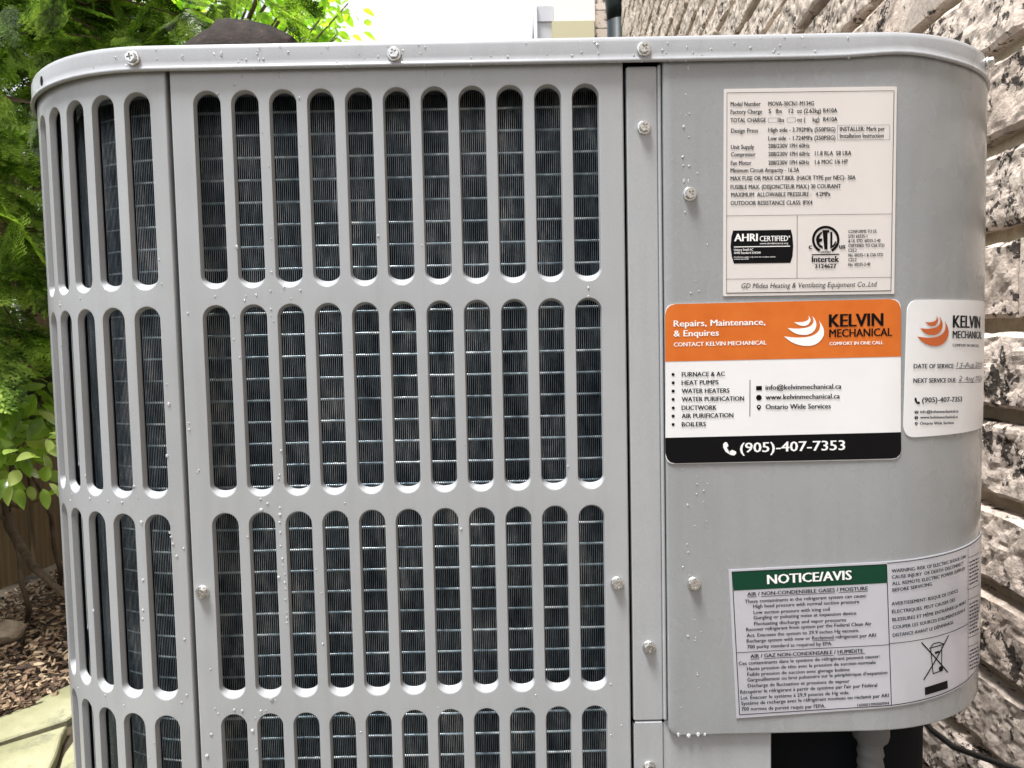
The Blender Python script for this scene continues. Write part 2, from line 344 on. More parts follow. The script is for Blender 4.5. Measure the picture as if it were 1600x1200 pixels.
POLYS=[
('rating',[(.24551,.79588),(.25162,.796),(.25162,.79619),(.2455,.79608)],'g',2),
('rating',[(.24551,.79307),(.25162,.79319),(.25162,.79339),(.2455,.79327)],'g',2),
('rating',[(.24541,.79598),(.24541,.79317),(.2456,.79317),(.2456,.79598)],'g',2),
('rating',[(.25152,.7961),(.25152,.79329),(.25172,.79329),(.25172,.7961)],'g',2),
('rating',[(.25799,.7958),(.26358,.79593),(.26358,.79613),(.25799,.796)],'g',2),
('rating',[(.25799,.793),(.26358,.79312),(.26358,.79332),(.25799,.79319)],'g',2),
('rating',[(.25789,.7959),(.25789,.79309),(.25809,.79309),(.25809,.7959)],'g',2),
('rating',[(.26348,.79603),(.26348,.79322),(.26368,.79322),(.26368,.79603)],'g',2),
('rating',[(.29141,.79041),(.30009,.79032),(.30877,.79023),(.31745,.79014),(.32613,.79004),(.32613,.79024),(.31745,.79033),(.30877,.79042),(.30009,.79051),(.29141,.79061)],'g',2),
('rating',[(.29141,.7808),(.30012,.7807),(.30883,.78061),(.31754,.78052),(.32626,.78042),(.32626,.78062),(.31755,.78071),(.30883,.78081),(.30012,.7809),(.29141,.78099)],'g',2),
('rating',[(.29131,.79051),(.29131,.7809),(.29151,.7809),(.29151,.79051)],'g',2),
('rating',[(.32603,.79014),(.32616,.78052),(.32635,.78052),(.32622,.79014)],'g',2),
('rating',[(.2182,.81274),(.22672,.81269),(.23524,.81265),(.24377,.8126),(.25229,.81255),(.26081,.81251),(.26933,.81246),(.27785,.81241),(.28638,.81236),(.2949,.81232),(.30342,.81227),(.31194,.81222),(.32046,.81217),(.32899,.81213),(.32899,.81244),(.32047,.81248),(.31194,.81253),(.30342,.81258),(.2949,.81263),(.28638,.81267),(.27786,.81272),(.26933,.81277),(.26081,.81282),(.25229,.81286),(.24377,.81291),(.23524,.81296),(.22672,.81301),(.2182,.81305)],'k',2),
('rating',[(.21729,.68119),(.2258,.68114),(.23431,.68109),(.24282,.68104),(.25134,.68099),(.25985,.68094),(.26836,.68089),(.27687,.68084),(.28538,.68079),(.2939,.68074),(.30241,.68069),(.31092,.68064),(.31943,.68059),(.32795,.68054),(.32795,.6811),(.31944,.68115),(.31092,.6812),(.30241,.68125),(.2939,.6813),(.28539,.68135),(.27688,.6814),(.26836,.68145),(.25985,.6815),(.25134,.68155),(.24283,.6816),(.23432,.68165),(.2258,.6817),(.21729,.68175)],'k',2),
('rating',[(.21808,.8129),(.21803,.80468),(.21797,.79647),(.21791,.78826),(.21786,.78004),(.2178,.77183),(.21774,.76361),(.21768,.7554),(.21763,.74719),(.21757,.73897),(.21751,.73076),(.21746,.72254),(.2174,.71433),(.21734,.70612),(.21729,.6979),(.21723,.68969),(.21717,.68147),(.21741,.68147),(.21746,.68969),(.21752,.6979),(.21758,.70611),(.21763,.71433),(.21769,.72254),(.21775,.73076),(.2178,.73897),(.21786,.74718),(.21792,.7554),(.21797,.76361),(.21803,.77183),(.21809,.78004),(.21815,.78825),(.2182,.79647),(.21826,.80468),(.21832,.8129)],'k',2),
('rating',[(.32881,.81228),(.32875,.80407),(.32868,.79585),(.32862,.78763),(.32855,.77942),(.32849,.7712),(.32842,.76298),(.32836,.75477),(.32829,.74655),(.32823,.73834),(.32816,.73012),(.3281,.7219),(.32803,.71369),(.32797,.70547),(.3279,.69725),(.32784,.68904),(.32777,.68082),(.32812,.68082),(.32819,.68903),(.32825,.69725),(.32832,.70547),(.32838,.71368),(.32845,.7219),(.32851,.73012),(.32858,.73833),(.32864,.74655),(.32871,.75477),(.32877,.76298),(.32884,.7712),(.3289,.77941),(.32897,.78763),(.32903,.79585),(.3291,.80406),(.32916,.81228)],'k',2),
('rating',[(.21768,.73256),(.22619,.7325),(.2347,.73243),(.24321,.73236),(.25173,.7323),(.26024,.73223),(.26875,.73216),(.27726,.73209),(.28578,.73203),(.29429,.73196),(.3028,.73189),(.31131,.73183),(.31982,.73176),(.32834,.73169),(.32834,.73193),(.31983,.732),(.31131,.73206),(.3028,.73213),(.29429,.7322),(.28578,.73226),(.27727,.73233),(.26875,.7324),(.26024,.73247),(.25173,.73253),(.24322,.7326),(.2347,.73267),(.22619,.73273),(.21768,.7328)],'k',2),
('rating',[(.21729,.6907),(.22581,.69063),(.23433,.69056),(.24285,.69048),(.25138,.69041),(.2599,.69033),(.26842,.69026),(.27694,.69019),(.28547,.69011),(.29399,.69004),(.30251,.68997),(.31103,.68989),(.31955,.68982),(.32808,.68974),(.32808,.68998),(.31956,.69006),(.31103,.69013),(.30251,.6902),(.29399,.69028),(.28547,.69035),(.27695,.69043),(.26842,.6905),(.2599,.69057),(.25138,.69065),(.24286,.69072),(.23433,.69079),(.22581,.69087),(.21729,.69094)],'k',2),
('rating',[(.26463,.73222),(.26461,.72388),(.26458,.71553),(.26455,.70719),(.26453,.69884),(.2645,.69049),(.26474,.69049),(.26477,.69884),(.26479,.70719),(.26482,.71553),(.26484,.72388),(.26487,.73222)],'k',2),
('rating',[(.22197,.72294),(.26059,.72272),(.26163,.71858),(.26215,.71182),(.26163,.70507),(.2602,.7008),(.22236,.70109),(.22093,.70589),(.22015,.71227),(.2208,.719)],'k',1),
('rating',[(.22236,.71178),(.23175,.71173),(.24115,.71168),(.25054,.71163),(.25994,.71158),(.25994,.71214),(.25055,.71219),(.24115,.71224),(.23176,.71229),(.22236,.71234)],'w',2),
('rating',[(.27957,.70777),(.27814,.70868),(.27918,.70997),(.28036,.70922)],'k',2),
('rating',[(.27814,.70868),(.27697,.70981),(.27827,.71089),(.27918,.70997)],'k',2),
('rating',[(.27697,.70981),(.27593,.71112),(.27736,.71197),(.27827,.71089)],'k',2),
('rating',[(.27593,.71112),(.27528,.71258),(.27684,.71316),(.27736,.71197)],'k',2),
('rating',[(.27528,.71258),(.27476,.71414),(.27645,.71443),(.27684,.71316)],'k',2),
('rating',[(.27476,.71414),(.27463,.71574),(.27632,.71575),(.27645,.71443)],'k',2),
('rating',[(.27463,.71574),(.27476,.71735),(.27632,.71706),(.27632,.71575)],'k',2),
('rating',[(.27476,.71735),(.27515,.71891),(.27671,.71833),(.27632,.71706)],'k',2),
('rating',[(.27515,.71891),(.2758,.72037),(.27723,.71952),(.27671,.71833)],'k',2),
('rating',[(.2758,.72037),(.27671,.72168),(.27801,.7206),(.27723,.71952)],'k',2),
('rating',[(.27671,.72168),(.27775,.72281),(.27892,.72152),(.27801,.7206)],'k',2),
('rating',[(.27775,.72281),(.27918,.72372),(.27996,.72226),(.27892,.72152)],'k',2),
('rating',[(.27918,.72372),(.28062,.72437),(.28127,.7228),(.27996,.72226)],'k',2),
('rating',[(.28062,.72437),(.28218,.72477),(.28244,.72312),(.28127,.7228)],'k',2),
('rating',[(.28218,.72477),(.28387,.72488),(.28387,.72321),(.28244,.72312)],'k',2),
('rating',[(.28387,.72488),(.28543,.7247),(.28517,.72307),(.28387,.72321)],'k',2),
('rating',[(.28543,.7247),(.28699,.72425),(.28647,.7227),(.28517,.72307)],'k',2),
('rating',[(.28699,.72425),(.28855,.72353),(.28764,.72211),(.28647,.7227)],'k',2),
('rating',[(.28855,.72353),(.28985,.72257),(.28868,.72132),(.28764,.72211)],'k',2),
('rating',[(.28985,.72257),(.29102,.72139),(.28972,.72036),(.28868,.72132)],'k',2),
('rating',[(.29102,.72139),(.29193,.72004),(.29037,.71926),(.28972,.72036)],'k',2),
('rating',[(.29193,.72004),(.29258,.71856),(.29102,.71805),(.29037,.71926)],'k',2),
('rating',[(.29258,.71856),(.29297,.71699),(.29128,.71676),(.29102,.71805)],'k',2),
('rating',[(.29297,.71699),(.2931,.71537),(.29141,.71544),(.29128,.71676)],'k',2),
('rating',[(.2931,.71537),(.29297,.71377),(.29128,.71413),(.29141,.71544)],'k',2),
('rating',[(.29297,.71377),(.29245,.71223),(.29089,.71288),(.29128,.71413)],'k',2),
('rating',[(.29245,.71223),(.2918,.7108),(.29024,.71171),(.29089,.71288)],'k',2),
('rating',[(.2918,.7108),(.29076,.70953),(.28946,.71066),(.29024,.71171)],'k',2),
('rating',[(.29076,.70953),(.28959,.70844),(.28855,.70978),(.28946,.71066)],'k',2),
('rating',[(.28959,.70844),(.28816,.70759),(.28738,.70908),(.28855,.70978)],'k',2),
('rating',[(.28166,.72199),(.28621,.72197),(.28621,.72031),(.28504,.72033),(.28504,.70921),(.28296,.70925),(.28283,.72037),(.28166,.7204)],'k',2),
('rating',[(.2814,.7212),(.27944,.71997),(.27775,.71809),(.27723,.71588),(.27788,.71309),(.27944,.71091),(.28192,.70975),(.28179,.7115),(.28036,.71232),(.27944,.71362),(.27931,.71489),(.28153,.71492),(.28153,.71651),(.27931,.71648),(.27944,.71782),(.28036,.71915),(.2814,.71977)],'k',2),
('rating',[(.28686,.72109),(.28829,.72043),(.28829,.71169),(.28946,.71286),(.29011,.71443),(.29089,.71434),(.29024,.71205),(.28907,.71072),(.28686,.70965)],'k',2),
('rating',[(.2745,.70548),(.28374,.7055),(.29297,.70551),(.29297,.70622),(.28374,.70621),(.2745,.7062)],'k',2),
('service',[(.17594,.66232),(.17581,.63654),(.33549,.63658),(.33523,.66676),(.33497,.66934),(.3338,.67236),(.33146,.67432),(.32782,.67532),(.18296,.675),(.17958,.67401),(.17711,.67171),(.17607,.66788)],'o',1),
('service',[(.17542,.58496),(.33614,.58522),(.3364,.57294),(.33549,.5699),(.33289,.56767),(.32964,.56726),(.18205,.56734),(.17854,.56829),(.17646,.57074),(.17542,.57448)],'k',1),
('service',[(.25591,.65179),(.25799,.64992),(.25799,.65151)],'w',4),
('service',[(.25799,.64992),(.26033,.64823),(.26007,.65121),(.25799,.65151)],'w',4),
('service',[(.26033,.64823),(.26293,.64693),(.26228,.65096),(.26007,.65121)],'w',4),
('service',[(.26293,.64693),(.26553,.64593),(.26436,.65082),(.26228,.65096)],'w',4),
('service',[(.26553,.64593),(.26839,.6453),(.26657,.65078),(.26436,.65082)],'w',4),
('service',[(.26839,.6453),(.27125,.64502),(.26865,.65084),(.26657,.65078)],'w',4),
('service',[(.27125,.64502),(.27398,.64509),(.27086,.65099),(.26865,.65084)],'w',4),
('service',[(.27398,.64509),(.27671,.64581),(.27294,.65131),(.27086,.65099)],'w',4),
('service',[(.27671,.64581),(.27918,.64714),(.27502,.65191),(.27294,.65131)],'w',4),
('service',[(.27918,.64714),(.28114,.64914),(.27684,.65283),(.27502,.65191)],'w',4),
('service',[(.28114,.64914),(.28257,.6516),(.27853,.65409),(.27684,.65283)],'w',4),
('service',[(.28257,.6516),(.28296,.65436),(.2797,.65584),(.27853,.65409)],'w',4),
('service',[(.28296,.65436),(.28231,.65713),(.28023,.65788),(.2797,.65584)],'w',4),
('service',[(.28231,.65713),(.28101,.65965),(.2801,.65999),(.28023,.65788)],'w',4),
('service',[(.28101,.65965),(.27931,.66201),(.2801,.65999)],'w',4),
('service',[(.25838,.65738),(.25994,.65596),(.25994,.65719)],'w',4),
('service',[(.25994,.65596),(.26163,.65465),(.2615,.657),(.25994,.65719)],'w',4),
('service',[(.26163,.65465),(.26345,.65366),(.26306,.65686),(.2615,.657)],'w',4),
('service',[(.26345,.65366),(.2654,.65298),(.26462,.6568),(.26306,.65686)],'w',4),
('service',[(.2654,.65298),(.26748,.6526),(.26605,.65683),(.26462,.6568)],'w',4),
('service',[(.26748,.6526),(.26956,.65245),(.26761,.65692),(.26605,.65683)],'w',4),
('service',[(.26956,.65245),(.27164,.65257),(.26917,.65708),(.26761,.65692)],'w',4),
('service',[(.27164,.65257),(.27359,.65317),(.27073,.65731),(.26917,.65708)],'w',4),
('service',[(.27359,.65317),(.27528,.65419),(.27216,.65767),(.27073,.65731)],'w',4),
('service',[(.27528,.65419),(.27671,.65568),(.27359,.65831),(.27216,.65767)],'w',4),
('service',[(.27671,.65568),(.27749,.65755),(.27476,.65931),(.27359,.65831)],'w',4),
('service',[(.27749,.65755),(.27775,.65958),(.27554,.66058),(.27476,.65931)],'w',4),
('service',[(.27775,.65958),(.27723,.66158),(.2758,.66207),(.27554,.66058)],'w',4),
('service',[(.27723,.66158),(.27632,.6634),(.27541,.66356),(.2758,.66207)],'w',4),
('service',[(.27632,.6634),(.27489,.66502),(.27541,.66356)],'w',4),
('service',[(.26267,.66123),(.26358,.66055),(.26358,.66119)],'w',4),
('service',[(.26358,.66055),(.26462,.65987),(.26436,.66115),(.26358,.66119)],'w',4),
('service',[(.26462,.65987),(.26566,.65932),(.26527,.66111),(.26436,.66115)],'w',4),
('service',[(.26566,.65932),(.2667,.65892),(.26605,.66109),(.26527,.66111)],'w',4),
('service',[(.2667,.65892),(.26787,.65863),(.26696,.66111),(.26605,.66109)],'w',4),
('service',[(.26787,.65863),(.26904,.65851),(.26787,.66116),(.26696,.66111)],'w',4),
('service',[(.26904,.65851),(.27021,.65859),(.26865,.66127),(.26787,.66116)],'w',4),
('service',[(.27021,.65859),(.27125,.65885),(.26956,.66144),(.26865,.66127)],'w',4),
('service',[(.27125,.65885),(.27229,.65947),(.27034,.66167),(.26956,.66144)],'w',4),
('service',[(.27229,.65947),(.27294,.66035),(.27112,.66197),(.27034,.66167)],'w',4),
('service',[(.27294,.66035),(.27359,.66134),(.2719,.66239),(.27112,.66197)],'w',4),
('service',[(.27359,.66134),(.27385,.66243),(.27242,.66302),(.2719,.66239)],'w',4),
('service',[(.27385,.66243),(.27359,.66353),(.27268,.66383),(.27242,.66302)],'w',4),
('service',[(.27359,.66353),(.27307,.66456),(.27255,.66468),(.27268,.66383)],'w',4),
('service',[(.27307,.66456),(.27242,.66553),(.27255,.66468)],'w',4),
('service',[(.18205,.62773),(.18192,.62721),(.18153,.62683),(.18101,.6267),(.18049,.62685),(.1801,.62725),(.17997,.62778),(.1801,.6283),(.18049,.62868),(.18101,.62881),(.18153,.62866),(.18192,.62826)],'k',2),
('service',[(.18205,.62215),(.18192,.62163),(.18153,.62125),(.18101,.62112),(.18049,.62127),(.1801,.62167),(.17997,.6222),(.1801,.62272),(.18049,.6231),(.18101,.62323),(.18153,.62307),(.18192,.62268)],'k',2),
('service',[(.18205,.61656),(.18192,.61604),(.18153,.61566),(.18088,.61553),(.18036,.61568),(.17997,.61608),(.17984,.61661),(.1801,.61713),(.18049,.61751),(.18101,.61764),(.18153,.61749),(.18192,.61709)],'k',2),
('service',[(.18192,.61097),(.18179,.61044),(.1814,.61006),(.18088,.60993),(.18036,.61009),(.17997,.61048),(.17984,.61101),(.17997,.61154),(.18036,.61192),(.18088,.61205),(.1814,.61189),(.18179,.6115)],'k',2),
('service',[(.18192,.60515),(.18179,.60463),(.1814,.60425),(.18088,.60412),(.18036,.60427),(.17997,.60467),(.17984,.6052),(.17997,.60572),(.18036,.6061),(.18088,.60623),(.1814,.60608),(.18179,.60568)],'k',2),
('service',[(.18192,.59965),(.18166,.59912),(.18127,.59874),(.18075,.59861),(.18023,.59877),(.17984,.59916),(.17971,.59969),(.17984,.60022),(.18023,.6006),(.18075,.60073),(.1814,.60058),(.18166,.60018)],'k',2),
('service',[(.18179,.59392),(.18166,.5934),(.18127,.59302),(.18075,.59289),(.18023,.59304),(.17984,.59344),(.17971,.59397),(.17984,.5945),(.18023,.59488),(.18075,.59501),(.18127,.59485),(.18166,.59446)],'k',2),
('service',[(.23268,.62306),(.23264,.61478),(.2326,.6065),(.23255,.59822),(.23297,.59822),(.23302,.6065),(.23306,.61478),(.2331,.62306)],'k',2),
('service',[(.23705,.61875),(.24096,.61877),(.24096,.61592),(.23705,.6159)],'k',2),
('service',[(.2376,.61809),(.2389,.61701),(.23911,.61725),(.23781,.61833)],'w',2),
('service',[(.2391,.617),(.24053,.61802),(.24034,.61828),(.23891,.61726)],'w',2),
('service',[(.24083,.61086),(.2407,.61013),(.24018,.60952),(.23965,.60912),(.23887,.60899),(.23809,.60915),(.23757,.60958),(.23718,.61021),(.23692,.61094),(.23718,.61166),(.23757,.61227),(.23809,.61267),(.23887,.6128),(.23965,.61264),(.24018,.61221),(.2407,.61159)],'k',2),
('service',[(.23705,.61078),(.24069,.6107),(.2407,.61102),(.23706,.61109)],'w',2),
('service',[(.23872,.61269),(.23872,.6091),(.23903,.6091),(.23903,.61269)],'w',2),
('service',[(.23887,.60232),(.23757,.6039),(.23744,.60443),(.23744,.60498),(.2377,.60546),(.23809,.60582),(.23861,.60601),(.23913,.606),(.23965,.60579),(.24005,.60541),(.24031,.60491),(.24031,.60437),(.24018,.60385)],'k',2),
('service',[(.23939,.60464),(.23926,.60427),(.23887,.60412),(.23848,.60429),(.23835,.60467),(.23848,.60504),(.23887,.60518),(.23926,.60502)],'w',3),
('service',[(.21456,.57992),(.21586,.58117),(.21716,.58093),(.2182,.57856),(.21703,.57731),(.21794,.5759),(.21924,.57492),(.22067,.57574),(.22327,.57461),(.2234,.57312),(.22197,.57187),(.2195,.57235),(.21625,.57455),(.21456,.57758)],'w',2),
('date',[(.34758,.64983),(.34966,.64795),(.34953,.64955)],'r',4),
('date',[(.34966,.64795),(.35187,.64625),(.35161,.64926),(.34953,.64955)],'r',4),
('date',[(.35187,.64625),(.35434,.64494),(.35369,.64902),(.35161,.64926)],'r',4),
('date',[(.35434,.64494),(.35694,.64394),(.35577,.64888),(.35369,.64902)],'r',4),
('date',[(.35694,.64394),(.3598,.6433),(.35785,.64885),(.35577,.64888)],'r',4),
('date',[(.3598,.6433),(.3628,.64301),(.36007,.64892),(.35785,.64885)],'r',4),
('date',[(.3628,.64301),(.36579,.64309),(.36228,.64908),(.36007,.64892)],'r',4),
('date',[(.36579,.64309),(.36878,.64382),(.36449,.64941),(.36228,.64908)],'r',4),
('date',[(.36878,.64382),(.37151,.64518),(.3667,.65004),(.36449,.64941)],'r',4),
('date',[(.37151,.64518),(.37372,.64722),(.36878,.65099),(.3667,.65004)],'r',4),
('date',[(.37372,.64722),(.37528,.64975),(.3706,.65228),(.36878,.65099)],'r',4),
('date',[(.37528,.64975),(.3758,.65259),(.3719,.65408),(.3706,.65228)],'r',4),
('date',[(.3758,.65259),(.37502,.65542),(.37255,.65618),(.3719,.65408)],'r',4),
('date',[(.37502,.65542),(.37333,.65799),(.37229,.65833),(.37255,.65618)],'r',4),
('date',[(.37333,.65799),(.37151,.66038),(.37229,.65833)],'r',4),
('date',[(.34992,.65548),(.35135,.65405),(.35135,.6553)],'r',4),
('date',[(.35135,.65405),(.35291,.65274),(.35278,.65512),(.35135,.6553)],'r',4),
('date',[(.35291,.65274),(.35473,.65175),(.35434,.65499),(.35278,.65512)],'r',4),
('date',[(.35473,.65175),(.35668,.65108),(.35577,.65494),(.35434,.65499)],'r',4),
('date',[(.35668,.65108),(.35876,.6507),(.35733,.65498),(.35577,.65494)],'r',4),
('date',[(.35876,.6507),(.36085,.65056),(.35889,.65508),(.35733,.65498)],'r',4),
('date',[(.36085,.65056),(.36306,.65069),(.36046,.65526),(.35889,.65508)],'r',4),
('date',[(.36306,.65069),(.36514,.65131),(.36202,.6555),(.36046,.65526)],'r',4),
('date',[(.36514,.65131),(.36696,.65237),(.36358,.65588),(.36202,.6555)],'r',4),
('date',[(.36696,.65237),(.36852,.65389),(.36501,.65654),(.36358,.65588)],'r',4),
('date',[(.36852,.65389),(.36943,.65581),(.36631,.65757),(.36501,.65654)],'r',4),
('date',[(.36943,.65581),(.36969,.65788),(.36709,.65888),(.36631,.65757)],'r',4),
('date',[(.36969,.65788),(.36904,.65992),(.36748,.6604),(.36709,.65888)],'r',4),
('date',[(.36904,.65992),(.36787,.66177),(.36696,.66192),(.36748,.6604)],'r',4),
('date',[(.36787,.66177),(.36644,.6634),(.36696,.66192)],'r',4),
('date',[(.35395,.6594),(.35486,.65872),(.35473,.65937)],'r',4),
('date',[(.35486,.65872),(.35577,.65805),(.35564,.65934),(.35473,.65937)],'r',4),
('date',[(.35577,.65805),(.35681,.6575),(.35642,.65931),(.35564,.65934)],'r',4),
('date',[(.35681,.6575),(.35798,.6571),(.35733,.6593),(.35642,.65931)],'r',4),
('date',[(.35798,.6571),(.35902,.65682),(.35811,.65932),(.35733,.6593)],'r',4),
('date',[(.35902,.65682),(.36033,.65671),(.35902,.65939),(.35811,.65932)],'r',4),
('date',[(.36033,.65671),(.3615,.65679),(.35993,.65951),(.35902,.65939)],'r',4),
('date',[(.3615,.65679),(.36267,.65707),(.36072,.65968),(.35993,.65951)],'r',4),
('date',[(.36267,.65707),(.36358,.65771),(.36163,.65993),(.36072,.65968)],'r',4),
('date',[(.36358,.65771),(.36436,.65862),(.36241,.66024),(.36163,.65993)],'r',4),
('date',[(.36436,.65862),(.36501,.65963),(.36319,.66068),(.36241,.66024)],'r',4),
('date',[(.36501,.65963),(.3654,.66074),(.36371,.66132),(.36319,.66068)],'r',4),
('date',[(.3654,.66074),(.36501,.66186),(.36397,.66215),(.36371,.66132)],'r',4),
('date',[(.36501,.66186),(.36436,.6629),(.36384,.66302),(.36397,.66215)],'r',4),
('date',[(.36436,.6629),(.36371,.66387),(.36384,.66302)],'r',4),
('date',[(.38399,.62683),(.39298,.62653),(.40198,.62624),(.41098,.62594),(.41998,.62565),(.42898,.62536),(.42899,.6257),(.41999,.62599),(.41099,.62629),(.40199,.62658),(.39299,.62688),(.384,.62717)],'k',2),
('date',[(.38685,.61694),(.39543,.61661),(.40401,.61628),(.41259,.61595),(.42117,.61562),(.42976,.61529),(.42977,.61563),(.42119,.61596),(.4126,.61629),(.40402,.61662),(.39544,.61695),(.38686,.61728)],'k',2),
('date',[(.34615,.60781),(.3468,.60843),(.34745,.6083),(.34784,.60711),(.34745,.60648),(.34784,.60577),(.34836,.60526),(.34914,.60566),(.35044,.60508),(.35044,.60432),(.34979,.6037),(.34862,.60397),(.34706,.6051),(.34615,.60663)],'k',2),
('date',[(.34628,.5993),(.34927,.59923),(.34927,.59753),(.34628,.5976)],'k',2),
('date',[(.3466,.59886),(.34764,.59819),(.34778,.5984),(.34674,.59907)],'w',2),
('date',[(.34777,.59818),(.34881,.59877),(.34869,.59899),(.34765,.5984)],'w',2),
('date',[(.34914,.59451),(.34901,.59408),(.34875,.59373),(.34823,.5935),(.34771,.59344),(.34706,.59355),(.34667,.59382),(.34628,.5942),(.34615,.59464),(.34628,.59507),(.34667,.59542),(.34706,.59565),(.34771,.59571),(.34823,.5956),(.34875,.59533),(.34901,.59495)],'k',2),
('date',[(.34628,.59451),(.34914,.59439),(.34915,.59464),(.34629,.59476)],'w',2),
('date',[(.34759,.59565),(.34759,.5935),(.34784,.5935),(.34784,.59565)],'w',2),
('date',[(.34771,.58946),(.34667,.59043),(.34654,.59075),(.34654,.59108),(.3468,.59136),(.34706,.59157),(.34745,.59167),(.34797,.59165),(.34836,.59151),(.34862,.59128),(.34888,.59097),(.34888,.59065),(.34875,.59034)],'k',2),
('date',[(.3481,.59083),(.34797,.59062),(.34771,.59054),(.34745,.59064),(.34732,.59087),(.34745,.59109),(.34771,.59117),(.34797,.59106)],'w',3),
('notice',[(.22028,.49163),(.24668,.49227),(.27346,.49299),(.30012,.49382),(.32652,.49449),(.32678,.48141),(.30012,.48066),(.27346,.47994),(.24668,.47921),(.22145,.47855)],'n',1),
('notice',[(.23069,.4737),(.23719,.47384),(.23718,.47418),(.23068,.47404)],'k',2),
('notice',[(.24018,.47387),(.24863,.4741),(.25708,.47434),(.26554,.47457),(.27399,.47481),(.28244,.47505),(.29089,.47528),(.29088,.47562),(.28243,.47539),(.27398,.47515),(.26553,.47491),(.25707,.47468),(.24862,.47444),(.24017,.4742)],'k',2),
('notice',[(.29375,.47541),(.30364,.47566),(.31352,.47591),(.31351,.47625),(.30363,.476),(.29374,.47575)],'k',2),
('notice',[(.23277,.43),(.23901,.43014),(.239,.43048),(.23276,.43034)],'k',2),
('notice',[(.242,.43026),(.25006,.43046),(.25812,.43065),(.26619,.43085),(.27425,.43105),(.28231,.43124),(.29037,.43144),(.29036,.43178),(.2823,.43158),(.27424,.43139),(.26618,.43119),(.25812,.431),(.25005,.4308),(.24199,.4306)],'k',2),
('notice',[(.29297,.43157),(.30247,.43183),(.31196,.43209),(.31195,.43243),(.30246,.43217),(.29296,.43191)],'k',2),
('notice',[(.27555,.44197),(.29102,.44218),(.29102,.44252),(.27554,.44231)],'k',2),
('notice',[(.22341,.4348),(.23152,.43503),(.23963,.43526),(.24774,.43549),(.25585,.43571),(.26397,.43594),(.27208,.43617),(.28019,.4364),(.2883,.43663),(.29641,.43685),(.30453,.43708),(.31264,.43731),(.32075,.43754),(.32886,.43776),(.32885,.43816),(.32074,.43793),(.31263,.4377),(.30452,.43747),(.2964,.43724),(.28829,.43702),(.28018,.43679),(.27207,.43656),(.26396,.43633),(.25584,.43611),(.24773,.43588),(.23962,.43565),(.23151,.43542),(.2234,.43519)],'k',2),
('notice',[(.22004,.49162),(.22044,.48324),(.22084,.47485),(.22124,.46647),(.22164,.45808),(.22204,.4497),(.22244,.44131),(.22285,.43293),(.22325,.42455),(.22365,.41616),(.22405,.40778),(.22445,.39939),(.22485,.39101),(.22533,.39103),(.22493,.39942),(.22453,.4078),(.22413,.41618),(.22373,.42457),(.22333,.43295),(.22293,.44134),(.22253,.44972),(.22212,.45811),(.22172,.46649),(.22132,.47488),(.22092,.48326),(.22052,.49164)],'k',2),
('notice',[(.2251,.39077),(.23323,.39107),(.24136,.39138),(.2495,.39168),(.25763,.39198),(.26576,.39228),(.27389,.39258),(.28202,.39288),(.29016,.39318),(.29829,.39349),(.30642,.39379),(.31455,.39409),(.32268,.39439),(.33082,.39469),(.3308,.39519),(.32267,.39488),(.31453,.39458),(.3064,.39428),(.29827,.39398),(.29014,.39368),(.28201,.39338),(.27387,.39308),(.26574,.39277),(.25761,.39247),(.24948,.39217),(.24135,.39187),(.23321,.39157),(.22508,.39127)],'k',2),
('notice',[(.32628,.49419),(.32663,.48592),(.32699,.47764),(.32735,.46937),(.32771,.4611),(.32806,.45283),(.32842,.44456),(.32878,.43629),(.32914,.42802),(.32949,.41974),(.32985,.41147),(.33021,.4032),(.33057,.39493),(.33105,.39495),(.33069,.40322),(.33033,.41149),(.32998,.41976),(.32962,.42804),(.32926,.43631),(.3289,.44458),(.32855,.45285),(.32819,.46112),(.32783,.46939),(.32747,.47767),(.32712,.48594),(.32676,.49421)],'k',2),
('notice',[(.22029,.49144),(.22846,.49166),(.23663,.49188),(.2448,.4921),(.25297,.49232),(.26115,.49254),(.26932,.49276),(.27749,.49298),(.28566,.4932),(.29383,.49342),(.30201,.49364),(.31018,.49386),(.31835,.49408),(.32652,.4943),(.32651,.49468),(.31834,.49446),(.31017,.49424),(.302,.49402),(.29382,.4938),(.28565,.49358),(.27748,.49336),(.26931,.49314),(.26114,.49292),(.25296,.4927),(.24479,.49248),(.23662,.49226),(.22845,.49205),(.22027,.49183)],'k',2),
('notice',[(.32691,.49481),(.33527,.49511),(.34363,.49541),(.352,.49571),(.36036,.49601),(.36873,.4963),(.37709,.4966),(.38545,.4969),(.39382,.4972),(.40218,.4975),(.41054,.4978),(.41891,.49809),(.42727,.49839),(.43564,.49869),(.444,.49899),(.444,.49949),(.43564,.49919),(.42727,.49889),(.41891,.49859),(.41054,.4983),(.40218,.498),(.39382,.4977),(.38545,.4974),(.37709,.4971),(.36873,.4968),(.36036,.49651),(.352,.49621),(.34363,.49591),(.33527,.49561),(.32691,.49531)],'k',2),
('notice',[(.33042,.39454),(.3386,.39491),(.34679,.39527),(.35497,.39564),(.36316,.396),(.37134,.39636),(.37952,.39673),(.38771,.39709),(.39589,.39746),(.40408,.39782),(.41226,.39818),(.42045,.39855),(.42863,.39891),(.43682,.39928),(.445,.39964),(.445,.40024),(.43682,.39988),(.42863,.39951),(.42045,.39915),(.41226,.39878),(.40408,.39842),(.39589,.39806),(.38771,.39769),(.37952,.39733),(.37134,.39696),(.36316,.3966),(.35497,.39624),(.34679,.39587),(.3386,.39551),(.33042,.39514)],'k',2),
